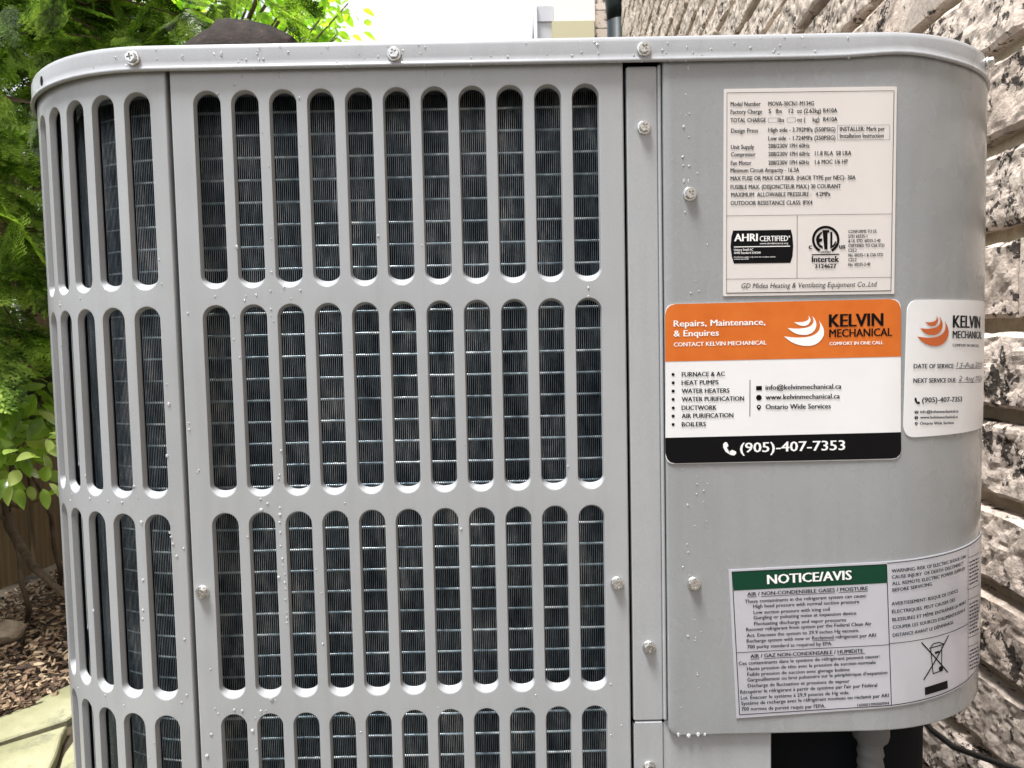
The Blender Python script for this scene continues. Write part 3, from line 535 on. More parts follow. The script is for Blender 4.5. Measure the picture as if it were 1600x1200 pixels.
('notice',[(.32899,.43848),(.33767,.43866),(.34636,.43885),(.35504,.43904),(.36372,.43922),(.37241,.43941),(.38109,.4396),(.38977,.43978),(.39846,.43997),(.40714,.44016),(.40713,.44056),(.39845,.44038),(.38977,.44019),(.38108,.44),(.3724,.43982),(.36372,.43963),(.35503,.43944),(.34635,.43926),(.33767,.43907),(.32898,.43888)],'k',2),
('notice',[(.40445,.49624),(.40474,.48811),(.40502,.47997),(.4053,.47184),(.40558,.4637),(.40586,.45556),(.40615,.44743),(.40643,.43929),(.40671,.43116),(.40699,.42302),(.40727,.41489),(.40755,.40675),(.40784,.39861),(.40826,.39863),(.40798,.40676),(.40769,.4149),(.40741,.42304),(.40713,.43117),(.40685,.43931),(.40657,.44744),(.40629,.45558),(.406,.46371),(.40572,.47185),(.40544,.47999),(.40516,.48812),(.40488,.49626)],'k',2),
('notice',[(.35362,.43672),(.36006,.43022),(.36649,.42371),(.37293,.4172),(.37937,.41069),(.38003,.41135),(.3736,.41786),(.36716,.42437),(.36072,.43088),(.35429,.43738)],'k',2),
('notice',[(.3796,.43828),(.37365,.43131),(.3677,.42433),(.36176,.41736),(.35581,.41038),(.35652,.40977),(.36247,.41675),(.36842,.42372),(.37437,.4307),(.38032,.43767)],'k',2),
('notice',[(.36166,.43204),(.36296,.4225),(.36426,.41297),(.36497,.41307),(.36367,.4226),(.36237,.43213)],'k',2),
('notice',[(.36464,.41287),(.37296,.41336),(.37292,.41409),(.36459,.41359)],'k',2),
('notice',[(.37243,.43104),(.37256,.41539),(.37331,.4154),(.37318,.43104)],'k',2),
('notice',[(.36072,.43172),(.37529,.43208),(.37527,.4328),(.36071,.43244)],'k',2),
('notice',[(.36249,.43257),(.36509,.43443),(.36467,.43501),(.36207,.43316)],'k',2),
('notice',[(.36487,.43436),(.3702,.43427),(.37021,.435),(.36488,.43508)],'k',2),
('notice',[(.37007,.4343),(.37449,.43244),(.37477,.43311),(.37035,.43497)],'k',2),
('notice',[(.36605,.42853),(.37034,.4288),(.3706,.4273),(.36631,.42682)],'k',2),
('notice',[(.3745,.41476),(.37424,.41388),(.37346,.41335),(.37229,.41333),(.37125,.41379),(.37034,.41466),(.37008,.41565),(.37034,.41653),(.37112,.41707),(.37229,.41709),(.37333,.41663),(.37424,.41576)],'k',2),
('notice',[(.3572,.40443),(.36761,.40509),(.37931,.40533),(.37996,.3994),(.36787,.3994),(.35746,.3989)],'k',2),
('notice',[(.40544,.48907),(.41363,.48859),(.42182,.48812),(.43001,.48765),(.43003,.48796),(.42184,.48844),(.41365,.48891),(.40546,.48938)],'k',2),
('notice',[(.40621,.46554),(.41479,.4647),(.42338,.46387),(.43196,.46304),(.43199,.46336),(.42341,.46419),(.41482,.46502),(.40624,.46585)],'k',2),
('notice',[(.40647,.45801),(.41518,.45706),(.42389,.4561),(.43261,.45515),(.43264,.45546),(.42393,.45642),(.41522,.45737),(.4065,.45833)],'k',2),
('notice',[(.4075,.42936),(.41673,.4279),(.42597,.42644),(.4352,.42497),(.43525,.42529),(.42602,.42676),(.41678,.42822),(.40755,.42968)],'k',2),
('notice',[(.40763,.42265),(.41704,.42105),(.42644,.41945),(.43585,.41784),(.4359,.41816),(.4265,.41977),(.41709,.42137),(.40768,.42297)],'k',2),
('notice',[(.40752,.4846),(.40921,.48457),(.40923,.48555),(.40754,.48558)],'k',2),
('notice',[(.4105,.48457),(.41271,.48451),(.41274,.48547),(.41053,.48553)],'k',2),
('notice',[(.41413,.48445),(.41868,.4842),(.41874,.48519),(.41419,.48544)],'k',2),
('notice',[(.42049,.48407),(.42491,.48369),(.42499,.48465),(.42057,.48504)],'k',2),
('notice',[(.42723,.48341),(.42931,.48316),(.42943,.48413),(.42735,.48439)],'k',2),
('notice',[(.40765,.48193),(.41025,.4819),(.41026,.48286),(.40766,.48289)],'k',2),
('notice',[(.41167,.48186),(.41479,.48173),(.41483,.48269),(.41171,.48282)],'k',2),
('notice',[(.41634,.48165),(.41855,.48152),(.41861,.48248),(.4164,.48261)],'k',2),
('notice',[(.42035,.48137),(.42556,.48088),(.42565,.48185),(.42045,.48234)],'k',2),
('notice',[(.42788,.48058),(.42944,.48038),(.42957,.48138),(.42801,.48158)],'k',2),
('notice',[(.40778,.47924),(.41025,.47921),(.41026,.48017),(.40779,.4802)],'k',2),
('notice',[(.41167,.47916),(.41492,.47902),(.41496,.47998),(.41171,.48012)],'k',2),
('notice',[(.41647,.47893),(.41972,.47871),(.41978,.47968),(.41653,.4799)],'k',2),
('notice',[(.42165,.47853),(.42633,.47804),(.42643,.47901),(.42175,.4795)],'k',2),
('notice',[(.40791,.47655),(.41142,.47648),(.41144,.47744),(.40793,.47751)],'k',2),
('notice',[(.41283,.47642),(.41777,.47613),(.41783,.47712),(.41289,.47741)],'k',2),
('notice',[(.41944,.476),(.42256,.4757),(.42266,.4767),(.41954,.477)],'k',2),
('notice',[(.42463,.47549),(.42983,.47483),(.42995,.4758),(.42475,.47646)],'k',2),
('notice',[(.4079,.47388),(.41141,.47377),(.41144,.47476),(.40793,.47486)],'k',2),
('notice',[(.41283,.47373),(.4153,.4736),(.41535,.47457),(.41288,.47469)],'k',2),
('notice',[(.41698,.47348),(.41867,.47335),(.41875,.47432),(.41706,.47444)],'k',2),
('notice',[(.42048,.47319),(.42685,.47249),(.42695,.47346),(.42058,.47416)],'k',2),
('notice',[(.40804,.4712),(.41025,.47114),(.41027,.4721),(.40806,.47216)],'k',2),
('notice',[(.41167,.47108),(.41414,.47097),(.41418,.47193),(.41171,.47205)],'k',2),
('notice',[(.41568,.47085),(.42088,.47041),(.42096,.47141),(.41576,.47185)],'k',2),
('notice',[(.42281,.47022),(.42775,.46961),(.42787,.47058),(.42293,.47119)],'k',2),
('notice',[(.40816,.4685),(.41089,.46842),(.41092,.46938),(.40819,.46946)],'k',2),
('notice',[(.41231,.46834),(.41647,.46808),(.41653,.46908),(.41237,.46933)],'k',2),
('notice',[(.41814,.46794),(.42009,.46776),(.42019,.46875),(.41824,.46894)],'k',2),
('notice',[(.4219,.46759),(.42736,.46691),(.42748,.46788),(.42202,.46856)],'k',2),
('notice',[(.40867,.45341),(.41114,.45329),(.41119,.45425),(.40872,.45438)],'k',2),
('notice',[(.4127,.45317),(.41439,.45306),(.41445,.45403),(.41276,.45413)],'k',2),
('notice',[(.41606,.45289),(.42022,.45247),(.42032,.45343),(.41616,.45386)],'k',2),
('notice',[(.42201,.45223),(.42878,.45121),(.42893,.45222),(.42217,.45324)],'k',2),
('notice',[(.4088,.4507),(.41075,.4506),(.4108,.45157),(.40885,.45167)],'k',2),
('notice',[(.41217,.45049),(.41581,.45019),(.41589,.45119),(.41225,.45149)],'k',2),
('notice',[(.41749,.45004),(.42035,.44972),(.42045,.45069),(.41759,.451)],'k',2),
('notice',[(.42228,.44946),(.428,.44859),(.42815,.44956),(.42242,.45043)],'k',2),
('notice',[(.40893,.44799),(.41257,.44775),(.41263,.44872),(.40899,.44895)],'k',2),
('notice',[(.41398,.44765),(.41632,.44743),(.41641,.4484),(.41407,.44862)],'k',2),
('notice',[(.418,.44725),(.4232,.44659),(.42332,.44756),(.41812,.44822)],'k',2),
('notice',[(.42525,.44627),(.43136,.44519),(.43154,.44619),(.42543,.44727)],'k',2),
('notice',[(.40892,.44529),(.41243,.44505),(.4125,.44605),(.40899,.44629)],'k',2),
('notice',[(.41398,.44493),(.41853,.44446),(.41863,.44543),(.41408,.44589)],'k',2),
('notice',[(.42033,.44423),(.4241,.4437),(.42424,.44467),(.42047,.4452)],'k',2),
('notice',[(.42629,.44335),(.4324,.44221),(.43258,.44318),(.42647,.44432)],'k',2),
('notice',[(.40905,.44259),(.41321,.44228),(.41328,.44325),(.40912,.44356)],'k',2),
('notice',[(.41476,.44213),(.41671,.44193),(.41681,.4429),(.41486,.4431)],'k',2),
('notice',[(.41838,.44174),(.42384,.44098),(.42398,.44195),(.41852,.44271)],'k',2),
('notice',[(.4259,.44064),(.43058,.43977),(.43077,.44078),(.42608,.44164)],'k',2),
('notice',[(.40918,.43987),(.41204,.43966),(.41211,.44063),(.40925,.44084)],'k',2),
('notice',[(.41346,.43953),(.41554,.43932),(.41564,.44032),(.41356,.44053)],'k',2),
('notice',[(.41722,.43914),(.42177,.43854),(.42189,.43951),(.41734,.44011)],'k',2),
('notice',[(.4237,.43823),(.42734,.43762),(.42751,.43862),(.42387,.43924)],'k',2),
('notice',[(.42979,.43715),(.43278,.43653),(.43299,.43755),(.43,.43816)],'k',2),
('notice',[(.40931,.43715),(.41152,.43699),(.41159,.43795),(.40938,.43811)],'k',2),
('notice',[(.41294,.43687),(.41645,.4365),(.41655,.43747),(.41304,.43783)],'k',2),
('notice',[(.41812,.43629),(.4215,.43584),(.42164,.43681),(.41826,.43726)],'k',2),
('notice',[(.42343,.43552),(.42876,.43458),(.42894,.43558),(.42361,.43653)],'k',2),
('notice',[(.4093,.43444),(.41138,.43426),(.41147,.43526),(.40939,.43544)],'k',2),
('notice',[(.41281,.43415),(.41489,.43395),(.41499,.43492),(.41291,.43512)],'k',2),
('notice',[(.41657,.43375),(.42112,.43315),(.42124,.43412),(.41669,.43471)],'k',2),
('notice',[(.42317,.43281),(.42915,.43173),(.42933,.43271),(.42335,.43378)],'k',2),
('notice',[(.40943,.43173),(.41268,.43144),(.41277,.43241),(.40952,.4327)],'k',2),
('notice',[(.4141,.43129),(.41917,.43065),(.41929,.43166),(.41422,.43229)],'k',2),
('notice',[(.42097,.4304),(.42383,.42995),(.42399,.43092),(.42113,.43138)],'k',2),
('notice',[(.42589,.42957),(.43356,.42797),(.43377,.42898),(.4261,.43058)],'k',2),
('notice',[(.40995,.4181),(.4119,.4179),(.412,.41887),(.41005,.41907)],'k',2),
('notice',[(.41331,.41773),(.41838,.41704),(.41852,.41804),(.41345,.41873)],'k',2),
('notice',[(.42018,.41676),(.42486,.41593),(.42504,.4169),(.42036,.41773)],'k',2),
('notice',[(.42718,.41544),(.43342,.41401),(.43364,.41498),(.4274,.41641)],'k',2),
('notice',[(.41007,.41536),(.41462,.41485),(.41473,.41581),(.41018,.41633)],'k',2),
('notice',[(.41629,.4146),(.42098,.41388),(.42112,.41485),(.41644,.41557)],'k',2),
('notice',[(.4229,.41351),(.42914,.41222),(.42935,.41323),(.42311,.41452)],'k',2),
('notice',[(.43184,.41157),(.43497,.41078),(.43522,.41179),(.4321,.41259)],'k',2),
('notice',[(.4102,.41262),(.4128,.41233),(.41291,.41329),(.41031,.41359)],'k',2),
('notice',[(.41422,.41214),(.41617,.41186),(.41631,.41287),(.41436,.41315)],'k',2),
('notice',[(.41785,.41162),(.42032,.41123),(.42048,.4122),(.41801,.41259)],'k',2),
('notice',[(.42226,.41087),(.42525,.4103),(.42543,.41127),(.42244,.41184)],'k',2),
('notice',[(.42756,.4098),(.43536,.40787),(.4356,.40884),(.4278,.41076)],'k',2),
('notice',[(.4102,.40989),(.41202,.40969),(.41214,.41069),(.41031,.4109)],'k',2),
('notice',[(.41357,.4095),(.41617,.40913),(.41631,.4101),(.41371,.41047)],'k',2),
('notice',[(.41785,.40887),(.42162,.40823),(.42178,.4092),(.41801,.40984)],'k',2),
('notice',[(.42354,.40784),(.4303,.40635),(.43052,.40736),(.42376,.40885)],'k',2),
('notice',[(.43314,.40563),(.43561,.40496),(.43588,.40597),(.43341,.40664)],'k',2),
('notice',[(.41032,.40714),(.4141,.40667),(.41422,.40768),(.41045,.40815)],'k',2),
('notice',[(.41564,.40645),(.41811,.40606),(.41827,.40707),(.4158,.40746)],'k',2),
('notice',[(.41992,.40576),(.42421,.40495),(.42439,.40592),(.4201,.40673)],'k',2),
('notice',[(.42639,.40448),(.43316,.40284),(.43339,.4038),(.42663,.40544)],'k',2),
('notice',[(.41046,.40441),(.41202,.40423),(.41213,.4052),(.41057,.40538)],'k',2),
('notice',[(.41356,.40401),(.4176,.4034),(.41774,.40437),(.41371,.40498)],'k',2),
('notice',[(.41927,.40312),(.42265,.40249),(.42283,.40346),(.41945,.40409)],'k',2),
('notice',[(.4247,.40204),(.43029,.40074),(.43053,.40175),(.42494,.40305)],'k',2),
('notice',[(.43313,.4),(.43612,.39917),(.43641,.40018),(.43341,.40102)],'k',2),
]
DROPS=[('L',-0.1127,0.8434,0.00122,2),
('L',-0.0877,0.847,0.00105,1.1),
('L',-0.0742,0.8476,0.0009,1.1),
('L',-0.0692,0.8438,0.00104,1.1),
('L',-0.0995,0.8399,0.0006,1.1),
('L',-0.1551,0.8466,0.00063,1.1),
('L',-0.1548,0.8409,0.00062,1.1),
('L',-0.0107,0.8399,0.00087,1.1),
('L',-0.02,0.8392,0.00073,1.1),
('L',-0.0043,0.8467,0.00073,1.1),
('L',0.1329,0.8448,0.00116,1.1),
('L',-0.1152,0.8349,0.00121,1.1),
('L',-0.0998,0.8342,0.00075,1.1),
('L',-0.0877,0.8335,0.0006,1.1),
('L',-0.0761,0.8343,0.00118,1.1),
('L',-0.0657,0.8344,0.00177,1.1),
('L',-0.0547,0.8346,0.00176,1.1),
('L',-0.0409,0.8339,0.00117,1.1),
('L',-0.031,0.8349,0.00087,1.1),
('L',-0.0076,0.8341,0.00101,1.1),
('L',0.0196,0.834,0.00143,1.1),
('L',0.0235,0.8348,0.00114,1.1),
('L',0.0323,0.8338,0.00114,1.1),
('L',0.0499,0.8335,0.00114,1.1),
('L',0.1197,0.8346,0.00143,1.1),
('L',0.1112,0.834,0.00057,1.1),
('L',0.191,0.8337,0.00117,1.1),
('L',0.2416,0.8349,0.0009,1.1),
('L',0.3142,0.8348,0.00095,1.1),
('B',-0.1009,0.8308,0.00075,3),
('B',-0.0767,0.8307,0.00089,3),
('B',-0.0555,0.8303,0.00088,3),
('B',-0.0417,0.8305,0.00073,3),
('B',0.0199,0.8302,0.00072,3),
('B',0.0251,0.8309,0.00057,3),
('B',0.032,0.8291,0.00072,3),
('B',0.0504,0.83,0.00063,3),
('B',0.1214,0.8316,0.00058,2.5),
('B',0.1294,0.8323,0.00058,3),
('B',0.1929,0.8299,0.00074,3),
('B',-0.1174,0.8195,0.00106,1.5),
('B',-0.064,0.8156,0.00117,1.2),
('B',-0.0893,0.7937,0.00073,1.1),
('B',-0.0643,0.7845,0.00058,1.1),
('B',-0.0857,0.7715,0.00072,1.1),
('B',-0.1251,0.6866,0.00087,1.1),
('B',-0.0976,0.6869,0.00114,1.1),
('B',-0.1056,0.6836,0.001,1.1),
('B',-0.1045,0.6866,0.00071,1.1),
('B',-0.0868,0.702,0.00099,1.1),
('B',-0.0879,0.6893,0.00085,1.1),
('B',-0.0791,0.6916,0.00113,1.1),
('B',-0.0679,0.6893,0.00112,1.1),
('B',-0.1438,0.6755,0.00103,1.1),
('B',-0.1133,0.6727,0.00086,1.1),
('B',-0.0882,0.6773,0.00099,1.1),
('B',-0.0882,0.673,0.00071,1.1),
('B',-0.0745,0.6843,0.0007,1.1),
('B',0.125,0.687,0.00108,1.4),
('B',0.125,0.6814,0.00108,1.1),
('B',-0.1003,0.5488,0.00101,1.1),
('B',-0.0956,0.5456,0.00116,1.1),
('B',-0.1001,0.5413,0.00174,1.1),
('B',-0.0874,0.5427,0.00101,1.1),
('B',-0.0877,0.5379,0.00144,1.1),
('B',-0.0879,0.5326,0.00101,1.1),
('B',-0.0879,0.5255,0.00102,1.1),
('B',-0.0868,0.5652,0.00086,1.1),
('B',-0.0879,0.5162,0.00087,1.1),
('B',-0.0871,0.5073,0.00117,1.1),
('B',-0.0868,0.5029,0.00073,1.1),
('B',-0.0857,0.4966,0.00074,1.1),
('B',-0.086,0.4908,0.00089,1.1),
('B',-0.0857,0.4864,0.00074,1.1),
('B',-0.086,0.4788,0.00089,1.1),
('B',-0.0857,0.4698,0.00075,1.1),
('B',-0.0855,0.4662,0.0009,1.1),
('B',-0.0857,0.4626,0.0009,1.1),
('B',-0.0901,0.4945,0.00148,1.1),
('B',-0.0615,0.4472,0.00105,1.1),
('B',-0.1564,0.4527,0.00111,1.1),
('B',-0.1567,0.4134,0.00114,1.1),
('B',-0.0984,0.4092,0.00188,1.1),
('B',-0.0962,0.4083,0.00063,1.1),
('B',-0.1243,0.4021,0.00112,1.1),
('B',-0.119,0.4013,0.00128,1.1),
('B',-0.1061,0.4008,0.00127,1.1),
('B',-0.1023,0.4011,0.00079,1.1),
('B',-0.11,0.3959,0.0008,1.1),
('B',-0.1124,0.387,0.00161,1.1),
('B',-0.1355,0.3997,0.00081,1.1),
('B',-0.1375,0.4034,0.00081,1.1),
('B',-0.141,0.385,0.00131,1.1),
('B',-0.1446,0.3698,0.00166,1.1),
('B',0.1896,0.7917,0.00115,1.5),
('B',0.1929,0.785,0.00072,1.1),
('B',0.1888,0.7721,0.00114,1.2),
('B',0.1893,0.7666,0.00085,1.1),
('B',0.1932,0.7661,0.00114,1.1),
('B',0.1896,0.7561,0.00099,2.2),
('B',0.1926,0.756,0.00085,2.2),
('B',0.191,0.7992,0.00058,1.1),
('B',0.191,0.8129,0.00058,1.1),
('B',0.1868,0.4956,0.00087,1.1),
('B',0.1899,0.447,0.00104,1.4),
('B',0.1948,0.4437,0.0006,1.1),
('B',0.1827,0.3775,0.00157,1.1),
('B',0.1899,0.3765,0.00189,1.1),
('B',0.1965,0.3772,0.0019,1.1),
('B',0.2012,0.3771,0.00127,1.1),
('B',-0.1872,0.559,0.00124,1.1),
('B',-0.2285,0.5485,0.00115,1.1),
('B',-0.2563,0.5442,0.00102,1.1),
('B',-0.2533,0.5493,0.00085,1.1),
('B',-0.2095,0.548,0.00096,1.1),
('B',-0.1974,0.5476,0.0011,1.1),
('B',-0.1828,0.5343,0.00155,1.1),
('B',-0.163,0.5273,0.00092,1.1),
('B',-0.1622,0.5241,0.00107,1.1),
('B',-0.1611,0.5193,0.00122,1.1),
('B',-0.154,0.516,0.00107,1.1),
('B',-0.1589,0.5108,0.00123,1.1),
('B',-0.1839,0.4942,0.00126,1.1),
('B',-0.185,0.4731,0.00112,1.1),
('B',-0.1856,0.4668,0.00112,1.1),
('B',-0.231,0.4679,0.00119,1.1),
('B',-0.1413,0.5694,0.00089,1.1),
('B',-0.1465,0.5975,0.00118,1.1),
('B',-0.1465,0.6018,0.00088,1.1),
('B',-0.1424,0.5682,0.00074,1.1),
('B',-0.2051,0.4036,0.00085,1.1),
('B',-0.2621,0.4031,0.00092,1.1),
('B',-0.223,0.4079,0.00104,1.1)]
# ------------------------------------------------------------------ the condenser unit
ac = empty('air_conditioner', (0.075, 0.37, 0.06))
tag(ac, 'grey metal outdoor air conditioner with slotted grille, stickers and water drops, beside the brick wall', 'air conditioner')
AC_INV = Matrix.Translation((-0.075, -0.37, -0.06))
def part(o, parent=None):
    """parent to the unit (or one of its parts); meshes are modelled in world space"""
    o.parent = parent or ac
    if parent is None: o.matrix_parent_inverse = AC_INV
    return o

def crisp(o):
    w = o.modifiers.new('weighted_normals', 'WEIGHTED_NORMAL'); w.weight = 80; w.mode = 'FACE_AREA'; w.keep_sharp = False
    return o

def slot_panel(name, cols, pitch, u0, u1, zb, zt, rows, mat_, hw=0.0091, lip=0.0009, lipz=0.0040, lipt=0.0014, dep=0.0034, wall=0.0018, edge_l=True, edge_r=True):
    """sheet with stadium slots whose rims are rolled inwards; one mesh"""
    V = []; Fc = []; NA = 8
    ids = {}
    def vid(u, z, d):
        k = (round(u, 6), round(z, 6), round(d, 6)); i = ids.get(k)
        if i is None: i = len(V); ids[k] = i; V.append(BODY.p(u, z, d))
        return i
    nc = len(cols); gap = RPITCH - SLOT_H
    for ci, uc in enumerate(cols):
        ul = u0 if ci == 0 else (cols[ci - 1] + uc) / 2; ur = u1 if ci == nc - 1 else (cols[ci + 1] + uc) / 2
        for ri in range(rows):
            top = Z0 - ri * RPITCH; bot = top - SLOT_H
            ct = zt if ri == 0 else top + gap / 2; cb = zb if ri == rows - 1 else bot - gap / 2
            zc_t, zc_b = top - hw, bot + hw
            def ring(h, d, v=None, w=None):
                o = []; v = h if v is None else v; w = v if w is None else w
                for k in range(2 * NA + 1):
                    a = math.pi * k / (2 * NA); o.append((uc + h * math.cos(a), zc_t + w * math.sin(a), d))
                for t in (0.25, 0.5, 0.75): o.append((uc - h, zc_t + (zc_b - zc_t) * t, d))
                for k in range(2 * NA + 1):
                    a = math.pi + math.pi * k / (2 * NA); o.append((uc + h * math.cos(a), zc_b + v * math.sin(a), d))
                for t in (0.25, 0.5, 0.75): o.append((uc + h, zc_b + (zc_t - zc_b) * t, d))
                return o
            rect = []
            for k in range(2 * NA + 1):
                f = k / (2 * NA)
                if f <= .25: rect.append((ur, zc_t + (ct - zc_t) * f * 4))
                elif f < .75: rect.append((ur + (ul - ur) * (f - .25) * 2, ct))
                else: rect.append((ul, ct + (zc_t - ct) * (f - .75) * 4))
            for t in (0.25, 0.5, 0.75): rect.append((ul, zc_t + (zc_b - zc_t) * t))
            for k in range(2 * NA + 1):
                f = k / (2 * NA)
                if f <= .25: rect.append((ul, zc_b + (cb - zc_b) * f * 4))
                elif f < .75: rect.append((ul + (ur - ul) * (f - .25) * 2, cb))
                else: rect.append((ur, cb + (zc_b - cb) * (f - .75) * 4))
            for t in (0.25, 0.5, 0.75): rect.append((ur, zc_b + (zc_t - zc_b) * t))
            rings = [[(u, z, 0.0) for u, z in rect], ring(hw + 0.0004, 0.0)]
            for f, g_ in ((0, .0), (.06, .02), (.13, .06), (.20, .13), (.45, .42), (.72, .74), (1, 1.06), (1.03, 1.3)):   # sharp bend, then a sloping flange
                rings.append(ring(hw - lip * f, -0.0001 - dep * g_, hw - lipz * f, hw - lipt * f))
            rings.append(ring(hw - lip + 0.0009, -dep * 1.3 - .0003, hw - lipz + .0009, hw - lipt + .0009))
            R = [[vid(*p) for p in r] for r in rings]; n = len(R[0])
            for a, b in zip(R, R[1:]):
                for k in range(n):
                    k2 = (k + 1) % n; q = (a[k], a[k2], b[k2], b[k]); q2 = []
                    for i in q:
                        if not q2 or i != q2[-1]: q2.append(i)
                    if len(set(q2)) >= 3: Fc.append(tuple(dict.fromkeys(q2)))
    # folded side edges
    zs = sorted({round(k[1], 6) for k in ids if abs(k[0] - u0) < 1e-5 and k[2] == 0})
    for on, ue, sg in ((edge_l, u0, -1), (edge_r, u1, 1)):
        if not on: continue
        prev = [vid(ue, z, 0.0) for z in zs]
        for du, dd in ((.0006, -.0002), (.0011, -.0008), (.0012, -.002), (.0012, -.012)):
            cur = [vid(ue + sg * du, z, dd) for z in zs]
            for k in range(len(zs) - 1):
                q = (prev[k], prev[k + 1], cur[k + 1], cur[k]); Fc.append(q if sg < 0 else q[::-1])
            prev = cur
    return crisp(part(mesh_obj(name, V, Fc, mat_, None, smooth=True)))

front_cols = [(i - 5) * 0.025 for i in range(11)]
fp = slot_panel('grille_panel', front_cols, 0.025, -0.1478, 0.1490, 0.10, 0.842, 5, M['paint'])
fp['label'] = 'flat front grille panel with rows of upright rounded slots'
corner_cols = [-0.1715 - 0.0255 * i for i in range(16)][::-1]
cpn = slot_panel('corner_grille_panel', corner_cols, 0.0255, -0.575, -0.1528, 0.10, 0.842, 5, M['paint'])
cpn['label'] = 'slotted grille panel wrapping round the corner'

for c0, c1 in zip(corner_cols, corner_cols[1:]):     # added dark strips standing for shade, hiding the sunlit backs of the corner bars
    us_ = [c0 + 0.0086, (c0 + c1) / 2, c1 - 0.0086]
    part(mesh_obj('shade_strip', [BODY.p(u, z, d) for d in (-.0052, -.0066) for z in (0.105, 0.835) for u in us_],
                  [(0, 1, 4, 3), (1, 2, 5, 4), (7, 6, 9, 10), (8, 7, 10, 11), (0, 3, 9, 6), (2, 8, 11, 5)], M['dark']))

def sheet(name, ulist, zlist, d, mat_, ret=0.006, edges='lrbt', prof=BODY):
    """plain bent sheet with folded edges"""
    V = []; Fc = []; nu, nz = len(ulist), len(zlist)
    for z in zlist:
        for u in ulist: V.append(prof.p(u, z, d))
    for j in range(nz - 1):
        for i in range(nu - 1): a = j * nu + i; Fc.append((a, a + 1, a + nu + 1, a + nu))
    def fold(idx, du, dz):
        prev = idx
        for f, dd in ((.5, -.00015), (1, -.0006), (1.1, -.0016), (1.1, -ret)):
            cur = []
            for i in idx:
                u = ulist[i % nu] + du * f * .0009; z = zlist[i // nu] + dz * f * .0009
                cur.append(len(V)); V.append(prof.p(u, z, d + dd))
            for k in range(len(idx) - 1): Fc.append((prev[k], cur[k], cur[k + 1], prev[k + 1]))
            prev = cur
    if 'b' in edges: fold(list(range(nu)), 0, -1)
    if 't' in edges: fold([(nz - 1) * nu + i for i in reversed(range(nu))], 0, 1)
    if 'l' in edges: fold([j * nu for j in reversed(range(nz))], -1, 0)
    if 'r' in edges: fold([j * nu + nu - 1 for j in range(nz)], 1, 0)
    return crisp(part(mesh_obj(name, V, Fc, mat_, None, smooth=True)))

def lin(a, b, n): return [a + (b - a) * i / n for i in range(n + 1)]
# upright post strip between grille and service panel, split above the lower plate
sheet('post_strip', lin(0.1532, 0.1719, 2), lin(0.3875, 0.8315, 6), -0.0012, M['paint'])
sheet('post_strip', lin(0.1532, 0.1719, 2), lin(0.10, 0.3848, 6), -0.0012, M['paint'])
sheet('post_flange', lin(0.17395, 0.17445, 1), lin(0.3875, 0.8325, 4), -0.0004, M['paint'], 0.004)
sheet('lower_plate', lin(0.1738, 0.2478, 4), lin(0.10, 0.3846, 4), -0.0022, M['paint'])
# dark backing behind the joints
bk = MB().box((0.1475, 0.012, 0.1), (0.250, 0.014, 0.84)); part(bk.build('backing_strip', M['dark']))
bk = MB().add([BODY.p(-0.1478, z, -0.013) for z in (0.1, 0.84)] + [BODY.p(-0.1545, z, -0.013) for z in (0.84, 0.1)], [(0, 1, 2, 3)]); part(bk.build('backing_strip', M['dark']))

# service panel: rounded lower left corner, wraps round the right corner to the side
def service_panel():
    us = [0.1770 + 0.0001] + lin(0.183, 0.319, 8) + lin(0.319, 0.319 + 0.135 * math.pi / 2, 40)[1:] + lin(0.5311, 0.72, 4)[1:]
    zb = 0.3772; rc = 0.006
    rows = [zb, zb + .0004, zb + .0011, zb + .002, zb + .0032, zb + .0045, zb + rc] + lin(zb + rc, 0.842, 24)[1:]
    def umin(z): return 0.1771 + (rc - math.sqrt(max(0, rc * rc - (zb + rc - z) ** 2)) if z < zb + rc else 0)
    V = []; Fc = []; nu = len(us)
    def wob(u, z):   # the sheet is not perfectly flat
        return 0.0004 * mnoise.noise((u * 14, z * 9, 3.1)) + (0.00035 * math.exp(-((u - 0.3625) / .0022) ** 2))
    for z in rows:
        m0 = umin(z)
        for i, u in enumerate(us): V.append(BODY.p(max(u, m0) if i else m0, z, 0.0012 + (wob(u, z) if 0.18 < u else 0)))
    for j in range(len(rows) - 1):
        for i in range(nu - 1): a = j * nu + i; Fc.append((a, a + 1, a + nu + 1, a + nu))
    per = [j * nu for j in reversed(range(len(rows)))] + list(range(1, nu))
    uz = [(umin(rows[i // nu]) if i % nu == 0 else max(us[i % nu], umin(rows[0])), rows[i // nu]) for i in per]
    prev = per
    for f, dd in ((.5, .001), (1, .0004), (1.15, -.0006), (1.15, -.009)):
        cur = []
        for (u, z), i in zip(uz, per):
            du = -1 if i % nu == 0 else 0; dz = -1 if i < nu else 0
            if i // nu < 7 and i % nu == 0:
                t = (z - zb) / rc * math.pi / 2; du, dz = -math.sin(t), -math.cos(t)
            cur.append(len(V)); V.append(BODY.p(u + du * f * .0009, z + dz * f * .0009, dd))
        for k in range(len(per) - 1): Fc.append((prev[k], cur[k], cur[k + 1], prev[k + 1]))
        prev = cur
    o = part(mesh_obj('service_panel', V, Fc, M['paint_shaded'], None, smooth=True)); o['label'] = 'plain service panel wrapping round the corner, carrying the stickers'
    return o
service_panel()
# recess under the service panel, with its dark inner wall and the base below it
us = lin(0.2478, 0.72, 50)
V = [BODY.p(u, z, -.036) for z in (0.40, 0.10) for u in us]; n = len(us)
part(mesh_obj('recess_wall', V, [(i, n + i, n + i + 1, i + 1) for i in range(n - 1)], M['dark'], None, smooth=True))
MBs = MB().box((0.2462, 0.0032, 0.09), (0.2492, 0.09, 0.376)); part(MBs.build('recess_side', M['dark']))
